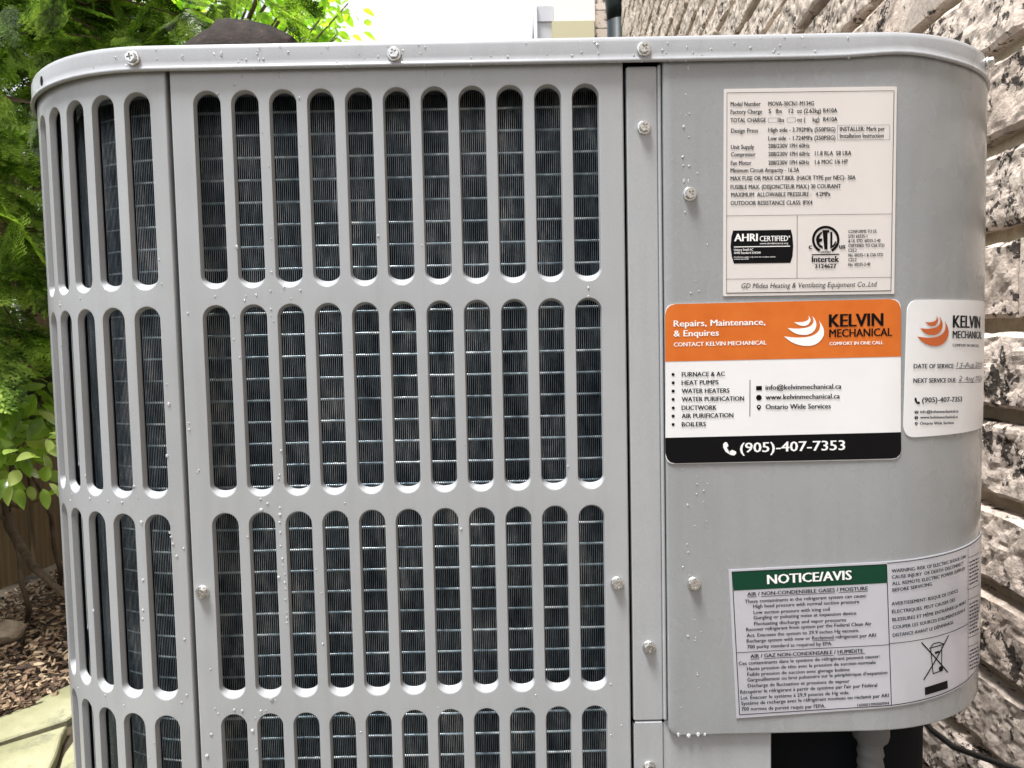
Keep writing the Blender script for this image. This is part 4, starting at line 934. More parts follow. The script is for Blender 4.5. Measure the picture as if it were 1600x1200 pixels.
# rear skin, base and feet
us = BODY.loop(0.745)
k0 = next(i for i, p in enumerate(us) if p[1] > 0.40 and p[0] > 0); k1 = max(i for i, p in enumerate(us) if p[1] > 0.45)
rear = [(0.454, 0.318)] + us[k0:k1 + 1] + [(-0.3, 0.49)]
V = [(x, y, z) for z in (0.09, 0.842) for x, y in rear]; n = len(rear)
part(mesh_obj('rear_panel', V, [(i, i + 1, n + i + 1, n + i) for i in range(n - 1)], M['paint'], None, smooth=True))
L = BODY.loop(0.745, d=0.006); n = len(L)
V = [(x, y, z) for z in (0.06, 0.10) for x, y in L]
part(mesh_obj('base', V, [(i, (i + 1) % n, n + (i + 1) % n, n + i) for i in range(n)] + [tuple(range(n, 2 * n))], M['paint'], None))
for x, y in ((-0.22, 0.08), (0.37, 0.08), (-0.22, 0.66), (0.37, 0.66)):
    part(MB().box((x - .03, y - .03, 0.03), (x + .03, y + .03, 0.0605)).build('foot', M['dark']))

# lid: rolled hem, upright skirt, rounded shoulder, flat top with a round fan opening
def build_lid():
    zb, zt = 0.8335, 0.8508
    secs = [(-.0022, zb + .0008), (-.0016, zb - .0001), (-.0004, zb - .0003), (.0004, zb + .0003), (.0006, zb + .0012), (.0002, zb + .0022), (-.0003, zb + .003), (-.0004, zb + .006), (-.0004, zt - .0042), (-.0005, zt - .0036)]
    for k in range(1, 7):
        a = math.pi / 2 * k / 6; secs.append((-.0007 - .0034 * (1 - math.cos(a)), zt - .0034 + .0034 * math.sin(a)))
    secs += [(-.02, zt + .0002), (-.045, zt + .001)]
    V = []; Fc = []; rings = []
    def bend(x, y, z, s):   # shallow dent in the skirt near the right corner
        if y < 0.05 and s < 8: z += 0.0022 * math.exp(-((x - 0.335) / 0.03) ** 2)
        return z
    for si, (d, z) in enumerate(secs):
        Lp = LID.loop(0.752, 20, d)
        extra = []
        for a, b in zip(Lp, Lp[1:] + Lp[:1]):      # subdivide the straights
            L_ = math.hypot(b[0] - a[0], b[1] - a[1]); m_ = max(1, int(L_ / 0.02)) if L_ > 0.03 else 1
            extra += [(a[0] + (b[0] - a[0]) * i / m_, a[1] + (b[1] - a[1]) * i / m_) for i in range(m_)]
        if si == 0: cnt = len(extra)
        if len(extra) != cnt: extra = [extra[min(int(i * len(extra) / cnt), len(extra) - 1)] for i in range(cnt)]
        rings.append(list(range(len(V), len(V) + cnt))); V += [(x, y, bend(x, y, z, si)) for x, y in extra]
    cx, cyy, ro = 0.075, 0.372, 0.27
    ring = []
    for i in rings[-1]:
        a = math.atan2(V[i][1] - cyy, V[i][0] - cx); ring.append(len(V)); V.append((cx + ro * math.cos(a), cyy + ro * math.sin(a), zt + .001))
    rings.append(ring); r2_ = []
    for i in ring: r2_.append(len(V)); V.append((V[i][0], V[i][1], zt - .03))
    rings.append(r2_)
    for a, b in zip(rings, rings[1:]):
        for k in range(cnt): k2 = (k + 1) % cnt; Fc.append((a[k], a[k2], b[k2], b[k]))
    return part(mesh_obj('lid', V, Fc, M['paint_lid'], None, smooth=True))
lid = build_lid(); lid['label'] = 'rounded grey lid rim with a folded hem'
for r in np.linspace(0.05, 0.272, 9):
    pts = [(0.075 + r * math.cos(a), 0.372 + r * math.sin(a), 0.8525) for a in np.linspace(0, 2 * math.pi, 41)]
    part(MB().tube(pts, 0.0018, 6, False).build('guard_ring', M['darkmetal'], smooth=True))
for k in range(10):
    a = 2 * math.pi * k / 10 + .1
    part(MB().tube([(0.075 + r * math.cos(a), 0.372 + r * math.sin(a), 0.8498) for r in (0.03, 0.276)], 0.0018, 6).build('guard_spoke', M['darkmetal'], smooth=True))
part(MB().lathe([(0.0, .012), (.04, .01), (.055, 0), (.055, -.1), (0, -.1)], (0.075, 0.372, 0.835), 20).build('fan_motor', M['darkmetal'], smooth=True))
# flat dark oval painted for the shade inside a punched hole in the skirt
def surf_frame(prof, u, z, d):
    n = prof.normal(u); t = Vector((0, 0, 1)).cross(n); t.normalize()
    return Matrix(((t.x, 0, n.x, 0), (t.y, 0, n.y, 0), (t.z, 1, n.z, 0), (0, 0, 0, 1))), Vector(prof.p(u, z, d))
fr, p0 = surf_frame(LID, -0.2585, 0.8405, -0.0002)
ho = MB().add([p0 + fr.to_3x3() @ Vector((.0021 * math.cos(a), .0034 * math.sin(a), 0)) for a in np.linspace(0, 2 * math.pi, 17)[:-1]], [tuple(range(16))]).build('screw_hole_disc', M['dark']); part(ho)

# screws: washer, hexagon head, cross recess
def screw_mesh():
    b = MB(); n = 24
    b.lathe([(.0046, 0), (.0046, .0008), (.0042, .0013), (.0034, .0014)], n=n)
    hexr = []
    def hexpt(k, r, z): a = 2 * math.pi * k / n; ph = (a + math.pi / 6) % (math.pi / 3) - math.pi / 6; return (r * math.cos(a) / math.cos(ph) * .93, r * math.sin(a) / math.cos(ph) * .93, z)
    base = len(b.v)
    for r, z in ((.0034, .0012), (.0034, .0036), (.0031, .0042)): b.v += [hexpt(k, r, z) for k in range(n)]
    for i in range(2):
        for k in range(n): k2 = (k + 1) % n; o = base + i * n; b.f.append((o + k, o + k2, o + n + k2, o + n + k))
    top = base + 2 * n; w, l = .00055, .0021
    cross = [(l, -w), (l, w), (w, w), (w, l), (-w, l), (-w, w), (-l, w), (-l, -w), (-w, -w), (-w, -l), (w, -l), (w, -w)]
    c0 = len(b.v); b.v += [(x, y, .0042) for x, y in cross]; b.v += [(x * .8, y * .8, .0026) for x, y in cross]
    for k in range(12): k2 = (k + 1) % 12; b.f.append((top + 2 * k % n, 0, 0)) if False else b.f.append((c0 + k2, c0 + k, c0 + 12 + k, c0 + 12 + k2))
    b.f.append(tuple(c0 + 12 + k for k in range(12)))
    # ring between hexagon rim (24) and cross outline (12), start angles aligned at 0
    for k in range(12):
        a0 = top + (2 * k - 1) % n; a1 = top + (2 * k) % n; a2 = top + (2 * k + 1) % n; k2 = (k + 1) % 12
        b.f.append((a0, a1, c0 + k)); b.f.append((a1, a2, c0 + k)); b.f.append((a2, c0 + k2, c0 + k))
    me = bpy.data.meshes.new('screw'); me.from_pydata(b.v, [], b.f); me.materials.append(M['screw']); me.shade_smooth(); me.set_sharp_from_angle(angle=math.radians(35)); return me
SCREW = screw_mesh()
for prof, u, z, d, rz in ((LID, -.1702, .8415, 0, .2), (LID, 0, .8412, 0, .5), (LID, .1632, .8412, 0, .8), (LID, .4315, .8445, 0, .3), (BODY, -.1425, .4855, 0, 1.2), (BODY, .1417, .4848, 0, .4), (BODY, .1637, .7922, -.0012, .7), (BODY, .1634, .439, -.0012, .1), (BODY, .1625, .3535, -.0012, .1), (BODY, .1934, .7476, .0013, .9), (BODY, .1942, .4838, .0013, .3)):
    fr, p0 = surf_frame(prof, u, z, d - .0002)
    o = link(bpy.data.objects.new('screw', SCREW)); part(o); tilt = Matrix.Rotation(rng.uniform(-.06, .06), 4, 'X') @ Matrix.Rotation(rng.uniform(-.06, .06), 4, 'Y')
    o.matrix_basis = Matrix.Translation(p0) @ fr @ tilt @ Matrix.Rotation(rz, 4, 'Z')

# coil behind the grille: upright fins (joined), tubes crossing them
def coil():
    pitch = 0.00137; zs = np.arange(0.11, 0.8301, 0.0077); us = np.arange(-0.62, 0.146, pitch); th = 0.00019
    Vs = []; Fs = []; mi = []; off = 0
    for ui, u in enumerate(us):
        vis = u > -0.42
        zz = zs if vis else zs[::8]
        w = np.array([0.00022 * mnoise.noise((u * 140, z * 26, 1.7)) + 0.00012 * mnoise.noise((u * 900, z * 90, 5.0)) for z in zz])
        tw = th * (1 + 0.5 * np.array([mnoise.noise((u * 300, z * 60, 9.0)) for z in zz]))
        rows = []
        n3 = COIL.normal(u); x0, y0 = COIL.xy(u, 0); tx, ty = -n3.y, n3.x      # tangent
        for (s, dep) in ((-1, -.018), (-1, 0.), (1, 0.), (1, -.018)):
            px = x0 + n3.x * dep + tx * (w + s * tw); py = y0 + n3.y * dep + ty * (w + s * tw)
            rows.append(np.c_[px, py, zz])
        Vs.append(np.concatenate(rows)); n = len(zz); k = np.arange(n - 1)
        for j in range(3): Fs.append(np.c_[off + j * n + k, off + (j + 1) * n + k, off + (j + 1) * n + k + 1, off + j * n + k + 1]); mi.append(np.full(n - 1, 1 if j == 1 else 0))
        off += 4 * n
    o = np_obj('fins', np.concatenate(Vs), np.concatenate(Fs), M['fin']); part(o); tag(o, kind='stuff'); o.data.materials.append(M['fin_edge'])
    o.data.polygons.foreach_set('material_index', np.concatenate(mi).astype(np.int32))
    tb = [COIL.xy(u, -.0012) for u in lin(-0.62, 0.146, 90)]
    me = None
    for k in range(-19, 28):
        z = 0.41297 + 0.015466 * k
        if me is None:
            o = MB().tube([(x, y, 0) for x, y in tb], 0.0010, 8).build('coil_tube', M['tube'], smooth=True); me = o.data
        else: o = link(bpy.data.objects.new('coil_tube', me))
        part(o); o.location.z = z
    # rear of the coil closes the view into the cabinet
    bb = [COIL.xy(u, -.03) for u in lin(-0.62, 0.15, 60)]; n = len(bb)
    part(mesh_obj('coil_back', [(x, y, z) for z in (0.1, 0.835) for x, y in bb], [(i, i + 1, n + i + 1, n + i) for i in range(n - 1)], M['dark']))
coil()

# flexible conduit below the service panel
cnd = [(0.3285, 0.043, 0.376), (0.3285, 0.043, 0.352), (0.3285, 0.043, 0.350)]
part(MB().lathe([(.0125, .03), (.0128, .004), (.0118, 0), (.009, -.001)], (0.3285, 0.022, 0.3585), 20).build('conduit_fitting', mat('grey_fitting', (0.10, 0.10, 0.10), .5), smooth=True, sharp=40))
pts = []; rad = []
for i in range(90):
    z = 0.3585 - i * 0.0028; pts.append((0.3285 + 0.01 * (i / 90) ** 2, 0.022 + 0.01 * (i / 90) ** 2, z)); rad.append(0.0088 + 0.0007 * math.sin(i * 2.1))
part(MB().tube(pts, rad, 14).build('conduit', mat('grey_conduit', (0.12, 0.12, 0.12), .55), smooth=True))
# ------------------------------------------------------------------ stickers: sheets, print and lettering
def uv_mesh(name, polys, d, mat_, parent, side=0.0):
    """polygons in (u, z) laid on the service panel at height d, cut fine where the panel curves"""
    bm = bmesh.new()
    for pg in polys:
        vs_ = []
        for u, z in pg:
            if not vs_ or abs(vs_[-1].co.x - u) + abs(vs_[-1].co.y - z) > 1e-6: vs_.append(bm.verts.new((u, z, 0)))
        try:
            f = bm.faces.new(vs_)
            f.normal_update()
            if f.normal.z < 0: f.normal_flip()
        except ValueError: pass
    bm.edges.ensure_lookup_table()
    if side:
        be = [e for e in bm.edges if e.is_boundary]
    umax = max(v.co.x for v in bm.verts)
    u = 0.317
    while u < umax:
        bmesh.ops.bisect_plane(bm, geom=bm.verts[:] + bm.edges[:] + bm.faces[:], plane_co=(u, 0, 0), plane_no=(1, 0, 0), dist=1e-6); u += 0.004
    if side:
        ret = bmesh.ops.extrude_edge_only(bm, edges=[e for e in bm.edges if e.is_boundary])
        for v in ret['geom']:
            if isinstance(v, bmesh.types.BMVert): v.co.z = -side
    for v in bm.verts: v.co = Vector(STK.p(v.co.x, v.co.y, d + v.co.z))
    bmesh.ops.triangulate(bm, faces=[f for f in bm.faces if len(f.verts) > 4])
    o = bm_obj(name, bm, mat_)
    o.parent = parent
    return o

def rrect(c, r, n=6):
    """rounded quadrilateral from corners TL, TR, BR, BL"""
    out = []; c = [Vector(p) for p in c]
    for i in range(4):
        p, a, b = c[i], (c[i - 1] - c[i]).normalized(), (c[(i + 1) % 4] - c[i]).normalized()
        s, e = p + a * r, p + b * r
        for k in range(n + 1):
            t = k / n; q = s * (1 - t) ** 2 + p * 2 * t * (1 - t) + e * t * t; out.append((q.x, q.y))
    return out
SHEETS = {
 'rating': ('rating_label', rrect([(.21625, .8155), (.33107, .8151), (.33042, .6788), (.2152, .6795)], .0006, 2), M['rating'], 'cream rating plate full of black small print, topmost label'),
 'service': ('service_sticker', rrect([(.1763, .6751), (.3352, .6753), (.3363, .5667), (.1755, .5670)], .0065, 8), M['white'], 'large contractor sticker with orange top and black bottom band'),
 'date': ('service_date_sticker', rrect([(.3402, .6747), (.4440, .6747), (.4430, .5812), (.3380, .5812)], .009, 8), M['white'], 'small white sticker with handwritten service dates at the curved corner'),
 'notice': ('notice_label', [(.2179, .4930), (.3269, .4962), (.4455, .5004), (.4465, .3986), (.3304, .3935), (.2230, .3884)], M['silver'], 'silver bilingual notice label with green heading, lowest label'),
}
# text objects -> meshes in one pass
dg_list = []
OFF = {'B': (0, .035, .07), 'M': (0, .05), 'T': (0, .035), 'I': (0,), '': (0, .03)}   # stroke weight: copies set side by side, in em
for (st, txt, u0, z0, u1, z1, cap, style) in TEXTS:
    cu = bpy.data.curves.new('t', 'FONT'); cu.body = txt; cu.size = 1.0; cu.resolution_u = 2; cu.fill_mode = 'FRONT'
    if style.endswith('I'): cu.shear = 0.22
    o = bpy.data.objects.new('t', cu); COL.objects.link(o); dg_list.append(o)
cu = bpy.data.curves.new('t', 'FONT'); cu.body = 'H'; href = bpy.data.objects.new('t', cu); COL.objects.link(href)
dg = bpy.context.evaluated_depsgraph_get(); dg.update()
def ev(o):
    me = bpy.data.meshes.new_from_object(o.evaluated_get(dg)); V = np.empty(len(me.vertices) * 3, np.float32); me.vertices.foreach_get('co', V)
    P = [tuple(p.vertices) for p in me.polygons]; bpy.data.meshes.remove(me); return V.reshape(-1, 3), P
hv, _ = ev(href); CAPH = float(hv[:, 1].max())
LET = {}
for o, (st, txt, u0, z0, u1, z1, cap, style) in zip(dg_list, TEXTS):
    V, P = ev(o)
    xa, xb = V[:, 0].min(), V[:, 0].max(); dx, dz = u1 - u0, z1 - z0; Lw = math.hypot(dx, dz); ex = (dx / Lw, dz / Lw)
    a = (V[:, 0] - xa) / (xb - xa) * Lw; b = V[:, 1] * cap / CAPH
    U = u0 + ex[0] * a - ex[1] * b; Z = z0 + ex[1] * a + ex[0] * b
    if style.endswith('I') and style[0] == 'g':      # pen strokes wander
        Z = Z + 0.0004 * np.sin(a * 900)
    em = cap / CAPH
    for ci, sh_ in enumerate(OFF[style[1:]]):
        W = [STK.p(float(u) + ex[0] * (sh_ - max(OFF[style[1:]]) / 2) * em, float(z) + ex[1] * (sh_ - max(OFF[style[1:]]) / 2) * em, 0.00050 + ci * 0.00002) for u, z in zip(U, Z)]
        v, f = LET.setdefault((st, style[0]), ([], [])); n = len(v); v += W; f += [tuple(i + n for i in p) for p in P]
for o in dg_list + [href]:
    c = o.data; bpy.data.objects.remove(o); bpy.data.curves.remove(c)
PNAME = {'o': 'orange_band', 'n': 'green_heading_band', 'r': 'swoosh_logo', 'w': 'white_marks', 'k': 'black_marks', 'g': 'grey_lines'}
for st, (nm, outline, mt, lab) in SHEETS.items():
    sh = uv_mesh(nm, [outline], 0.00015, mt, ac, side=0.0006); sh.matrix_parent_inverse = AC_INV; sh['label'] = lab
    groups = {}
    for (s2, pg, c, layer) in POLYS:
        if s2 == st: groups.setdefault((c, layer), []).append(pg)
    for (c, layer), pgs in groups.items():
        nm2 = 'swoosh_logo' if layer == 4 else PNAME[c]
        if c == 'k' and layer == 1: nm2 = 'black_band'
        o = uv_mesh(nm2, pgs, 0.00018 + 0.0001 * min(layer, 3), M[c], sh)
        if layer > 1: o['kind'] = 'stuff'
    for (s2, c), (v, f) in LET.items():
        if s2 == st: mesh_obj({'k': 'lettering', 'w': 'white_lettering', 'g': 'handwriting'}[c], v, f, M[c], sh)['kind'] = 'stuff'

# ------------------------------------------------------------------ water drops on the metal
def drop_geo():
    V = []; F = []; nA, nR = 10, 4
    for j in range(nR + 1):
        t = j / nR * math.pi / 2 * 1.12
        for k in range(nA): a = 2 * math.pi * k / nA; V.append((math.sin(t) * math.cos(a), math.sin(t) * math.sin(a), max(0.0, math.cos(t)) * .62 - (0.12 if j == nR else 0)))
    for j in range(nR):
        for k in range(nA): k2 = (k + 1) % nA; F.append((j * nA + k, (j + 1) * nA + k, (j + 1) * nA + k2, j * nA + k2))
    F.append(tuple(nR * nA + k for k in reversed(range(nA))))
    return np.array(V), F
DV, DF = drop_geo()
def in_slot(u, z):
    cols = front_cols if u > -0.15 else corner_cols
    r = (Z0 - z) % RPITCH
    if r > SLOT_H + .001 or z > Z0: return False
    return min(abs(u - c) for c in cols) < 0.0092 and u < 0.145
drops = []
for (tg, u, z, r, el) in DROPS: drops.append((LID if tg == 'L' else BODY, u, z, r * .78, el))
for _ in range(220):      # fine spray, mostly on the slatted side and in vertical trails
    u = rng.uniform(-0.26, 0.14)
    if rng.random() < .25: u = rng.choice([-.0865, -.0875, -.128, -.1105, -.1, -.155, -.16, .143, -.0615, -.037]) + rng.gauss(0, .0012)
    z = rng.uniform(0.33, 0.83)
    if in_slot(u, z) or rng.random() > (0.55 - 0.9 * (u + .05)): continue
    drops.append((BODY, u, z, rng.choice([.0004, .0005, .0006, .0007, .001]) * rng.uniform(.8, 1.2), rng.uniform(1, 1.3)))
for _ in range(60): drops.append((LID, rng.uniform(-.2, .3), rng.uniform(.836, .848), rng.uniform(.0004, .0009), 1.1))
for _ in range(70): drops.append((LID, rng.uniform(-.2, .3), .8340, rng.uniform(.0006, .0012), 1.0))
for _ in range(50): drops.append((BODY, .1955 + rng.gauss(0, .006), rng.uniform(.38, .82), rng.uniform(.0003, .0007), 1.2))
VV = []; FF = []
for prof, u, z, r, el in drops:
    d = 0.0012 if (prof is BODY and u > 0.1765) else (-0.0012 if prof is BODY and .1505 < u < .1735 else (0.0 if prof is BODY else -0.0004))
    if prof is BODY and (abs(u + .1503) < .0022 or abs(u - .1514) < .002): continue
    fr, p0 = surf_frame(prof, u, z, d); m3 = np.array(fr.to_3x3())
    S_ = DV * np.array([r * rng.uniform(.9, 1.05), r * el, r]); W = S_ @ m3.T + np.array(p0)
    n = len(VV); VV += [tuple(x) for x in W]; FF += [tuple(i + n for i in f) for f in DF]
o = mesh_obj('water_drops', VV, FF, M['water'], None, smooth=True)
tag(o, 'clear rain drops beading and trickling over the grey metal casing', 'water', kind='stuff')
# ------------------------------------------------------------------ ground, paving, mulch
m = mat('soil', (0.06, 0.045, 0.03), 0.9); g = NG(m); v = g.coord()
g.base(g.ramp(g.noise(v, 9, 8, .65), [(0.3, (0.025, 0.02, 0.014)), (0.55, (0.07, 0.05, 0.03)), (0.8, (0.13, 0.10, 0.06))])); g.normal(g.bump(g.noise(v, 45, 6, .7), .9, .02)); M['soil'] = m
gnd = mesh_obj('ground', [(-60, -60, -.03), (60, -60, -.03), (60, 60, -.03), (-60, 60, -.03)], [(0, 1, 2, 3)], M['soil']); tag(gnd, kind='structure')
m = mat('mossy_flagstone', (0.4, 0.38, 0.2), 0.8); g = NG(m); v = g.coord(rnd=True)
c = g.ramp(g.noise(v, 5, 7, .65), [(0.25, (0.17, 0.17, 0.085)), (0.5, (0.31, 0.30, 0.175)), (0.75, (0.42, 0.40, 0.28))])
c = g.mix(g.ramp(g.noise(v, 14, 6, .7), [(0.56, (0, 0, 0)), (0.7, (1, 1, 1))]), c, (0.14, 0.15, 0.10)); g.base(c)
g.normal(g.bump(g.noise(v, 60, 8, .7), .6, .006)); M['flag'] = m
pav = mesh_obj('paving', [(-1.12, -1.0, -.018), (-.45, -1.0, -.018), (-.44, .93, -.018), (-.80, .93, -.018), (-.99, .50, -.018)], [(0, 1, 2, 3, 4)], M['soil']); tag(pav, kind='structure')
def slab(poly, h=0.0, t=.035):
    n = len(poly); c = Vector((sum(p[0] for p in poly) / n, sum(p[1] for p in poly) / n))
    dense = []
    for i in range(n):
        a, b = Vector(poly[i]), Vector(poly[(i + 1) % n])
        for k in range(10):
            q = a.lerp(b, k / 10); nn = (b - a).normalized().orthogonal(); dense.append(q + nn * 0.006 * mnoise.noise((q.x * 18, q.y * 18, 2)))
    V = []; m_ = len(dense)
    for (f, z) in ((0, -t), (0, -.004), (.003, -.001), (.008, 0.0)):
        for q in dense: d_ = (c - q).normalized(); w = q + d_ * f; V.append((w.x, w.y, h + z + (.003 * mnoise.noise((w.x * 12, w.y * 12, 7)) if z > -.01 else 0)))
    F_ = [(j * m_ + i, j * m_ + (i + 1) % m_, (j + 1) * m_ + (i + 1) % m_, (j + 1) * m_ + i) for j in range(3) for i in range(m_)]
    F_.append(tuple(3 * m_ + i for i in range(m_)))
    o = mesh_obj('flagstone', V, F_, M['flag'], pav); return o
J = .012
slab([(-1.10, -.1), (-.62, -.1), (-.655, .60 - J), (-.715, .735), (-.985, .515)], .002)
slab([(-.655 + J, .60), (-.62 + J, -.1), (-.47, -.1), (-.45, .90), (-.70, .90), (-.715 + J, .765)], .004)
slab([(-.985, .545), (-.735, .765), (-.72, .90), (-.80, .91)], -.002)
slab([(-1.10, -.1 - J), (-.47, -.1 - J), (-.5, -.9), (-1.12, -.9)], 0)
pad = MB().box((-.35, -.05, -.03), (.50, .80, .0301)); o = pad.build('equipment_pad', mat('pad_concrete', (.32, .31, .29), .85)); tag(o, 'concrete pad under the grey metal unit', 'pad')

# wood-chip and leaf litter in front of the fence
def litter(name, n, region, size, m_, flat=.35):
    V = []; F_ = []
    for _ in range(n):
        x, y, z = region()
        L_, W_, T_ = rng.uniform(.35, 1) * size, rng.uniform(.12, .4) * size, rng.uniform(.02, .07) * size
        Rm = np.array((Matrix.Rotation(rng.uniform(0, 6.28), 3, 'Z') @ Matrix.Rotation(rng.gauss(0, flat), 3, 'Y') @ Matrix.Rotation(rng.gauss(0, flat), 3, 'X')))
        q = np.array([(-1, -.6, 0), (-.3, -1, .0), (.6, -.8, .3), (1, .1, .2), (.5, .9, 0), (-.6, .8, .3)]) * np.array([L_ / 2, W_ / 2, T_ * 4]) * nr.uniform(.7, 1.2, (6, 3))
        P_ = np.concatenate([q, q + np.array([0, 0, T_])]) @ Rm.T + np.array([x, y, z]); b0 = len(V); V += [tuple(p) for p in P_]
        F_ += [tuple(b0 + 6 + i for i in range(6)), tuple(b0 + i for i in reversed(range(6)))] + [(b0 + i, b0 + (i + 1) % 6, b0 + 6 + (i + 1) % 6, b0 + 6 + i) for i in range(6)]
    return mesh_obj(name, V, F_, m_)
m = mat('wood_chip', (0.3, 0.18, 0.1), 0.75); g = NG(m); gi = g.n('ShaderNodeNewGeometry')
c = g.ramp(gi.outputs['Random Per Island'], [(0.0, (0.035, 0.022, 0.014)), (0.35, (0.12, 0.07, 0.042)), (0.65, (0.30, 0.20, 0.12)), (1.0, (0.60, 0.46, 0.31))])
g.base(g.mix(0.5, c, g.ramp(g.noise(g.coord((20, 20, 60)), 4, 5), [(0.3, (0.3, 0.3, 0.3)), (0.7, (1, 1, 1))]), 'MULTIPLY')); M['chip'] = m
def reg_mulch():
    t = rng.random(); y = rng.uniform(.50, 2.3)
    x = rng.uniform(-1.26, -.74)
    edge = -.985 + (y - .53) * (.19 / .38)       # paving edge
    if y < .93 and x > edge - .01: x = edge - abs(rng.gauss(0, .10)) + .015
    return x, y, -.012 + rng.uniform(0, .022) + max(0, (-1.02 - x)) * .08
o = litter('wood_chip_mulch', 10500, reg_mulch, .028, M['chip']); tag(o, 'brown wood chips and dead leaves strewn along the fence', 'mulch', kind='stuff')
m = mat('field_stone', (.3, .26, .2), .9); g = NG(m); v = g.coord(); g.base(g.ramp(g.noise(v, 25, 6, .7), [(.3, (.16, .12, .08)), (.7, (.42, .34, .26))])); g.normal(g.bump(g.noise(v, 60, 8, .7), .8, .006)); M['stone'] = m
def boulder(loc, s, seed, lab):
    bm = bmesh.new(); bmesh.ops.create_icosphere(bm, subdivisions=3, radius=1)
    for v_ in bm.verts:
        p = v_.co.copy(); k = 1 + .28 * mnoise.noise(p * 1.3 + Vector((seed, 0, 0))) + .1 * mnoise.noise(p * 4 + Vector((seed, 3, 0))); v_.co = Vector((p.x * s[0], p.y * s[1], p.z * s[2])) * k
    o = bm_obj('stone', bm, M['stone'], None, True, 30); o.location = loc; tag(o, lab, 'stone'); return o
boulder((-1.065, 1.09, .03), (.032, .03, .026), 1.0, 'pale rounded stone lying on the wood chips')

# ------------------------------------------------------------------ board fence on the left
m = mat('weathered_fence_wood', (.2, .15, .08), .8); g = NG(m); v = g.coord((30, 30, 1.6), True)
g.base(g.ramp(g.noise(v, 2.2, 8, .65, .4), [(.3, (.075, .052, .025)), (.55, (.17, .125, .06)), (.8, (.27, .21, .12))])); g.normal(g.bump(g.noise(v, 3, 6), .5, .003)); M['fence'] = m
fn = empty('board_fence', (-1.26, 1.5, 0)); tag(fn, 'weathered brown board fence behind the shrubs', 'fence'); FI = Matrix.Translation((1.26, -1.5, 0))
bw = .128
bmsh = None
for i in range(34):
    y = -0.55 + i * (bw + .016)
    x = -1.26 + rng.uniform(-.004, .004)
    o = MB().box((x - .01, y, .04 + rng.uniform(0, .015)), (x + .01, y + bw, 1.14 + rng.uniform(-.01, .01))).build('fence_board', M['fence'], fn); o.matrix_parent_inverse = FI
for z in (.3, .95):
    o = MB().box((-1.31, -.6, z), (-1.272, 4.4, z + .09)).build('rail', M['fence'], fn); o.matrix_parent_inverse = FI
for y in (-.4, 1.9, 4.2):
    o = MB().box((-1.40, y, -.03), (-1.312, y + .09, 1.16)).build('post', M['fence'], fn); o.matrix_parent_inverse = FI

# ------------------------------------------------------------------ plants
def leafmat(name, stops, rough=.3, trans=.35, clump=9.0):
    m = mat(name, stops[0][1], rough, spec=.6); g = NG(m); gi = g.n('ShaderNodeNewGeometry')
    nz = g.noise(g.coord(), clump, 2, .5); ad = g.n('ShaderNodeMath', operation='MULTIPLY_ADD'); ad.inputs[1].default_value = .35; g.l(gi.outputs['Random Per Island'], ad.inputs[0])
    mr = g.n('ShaderNodeMapRange'); mr.inputs['From Min'].default_value = .33; mr.inputs['From Max'].default_value = .58; mr.inputs['To Max'].default_value = .65; g.l(nz, mr.inputs['Value']); g.l(mr.outputs[0], ad.inputs[2])
    c = g.ramp(ad.outputs[0], stops); g.base(c)
    tr = g.n('ShaderNodeBsdfTranslucent'); g.l(g.mix(1.0, c, (1.6, 1.9, .7), 'MULTIPLY'), tr.inputs['Color']); ms = g.n('ShaderNodeMixShader'); ms.inputs[0].default_value = trans
    out = next(x for x in g.t.nodes if x.type == 'OUTPUT_MATERIAL'); g.l(g.b.outputs[0], ms.inputs[1]); g.l(tr.outputs[0], ms.inputs[2]); g.l(ms.outputs[0], out.inputs['Surface']); return m
M['cedar'] = leafmat('cedar_spray', [(0, (.012, .022, .008)), (.3, (.035, .065, .016)), (.6, (.15, .25, .045)), (1, (.50, .62, .16))], .22, .4)
M['lime'] = leafmat('lime_leaf', [(0, (.16, .27, .03)), (.5, (.30, .45, .05)), (1, (.46, .60, .10))], .35, .65)
M['shrub'] = leafmat('shrub_leaf', [(0, (.06, .11, .02)), (.5, (.22, .34, .05)), (1, (.50, .58, .20))], .22, .35)
M['hedge'] = leafmat('dark_leaf', [(0, (.012, .022, .01)), (.6, (.03, .055, .016)), (1, (.06, .10, .03))], .4, .25)
m = mat('bark', (.09, .06, .04), .85); g = NG(m); g.base(g.ramp(g.noise(g.coord((1, 1, .25)), 40, 6), [(.3, (.045, .03, .02)), (.7, (.16, .115, .08))])); g.normal(g.bump(g.noise(g.coord((1, 1, .2)), 60, 5), .8, .004)); M['bark'] = m
M['twig'] = mat('twig', (.10, .055, .03), .7)

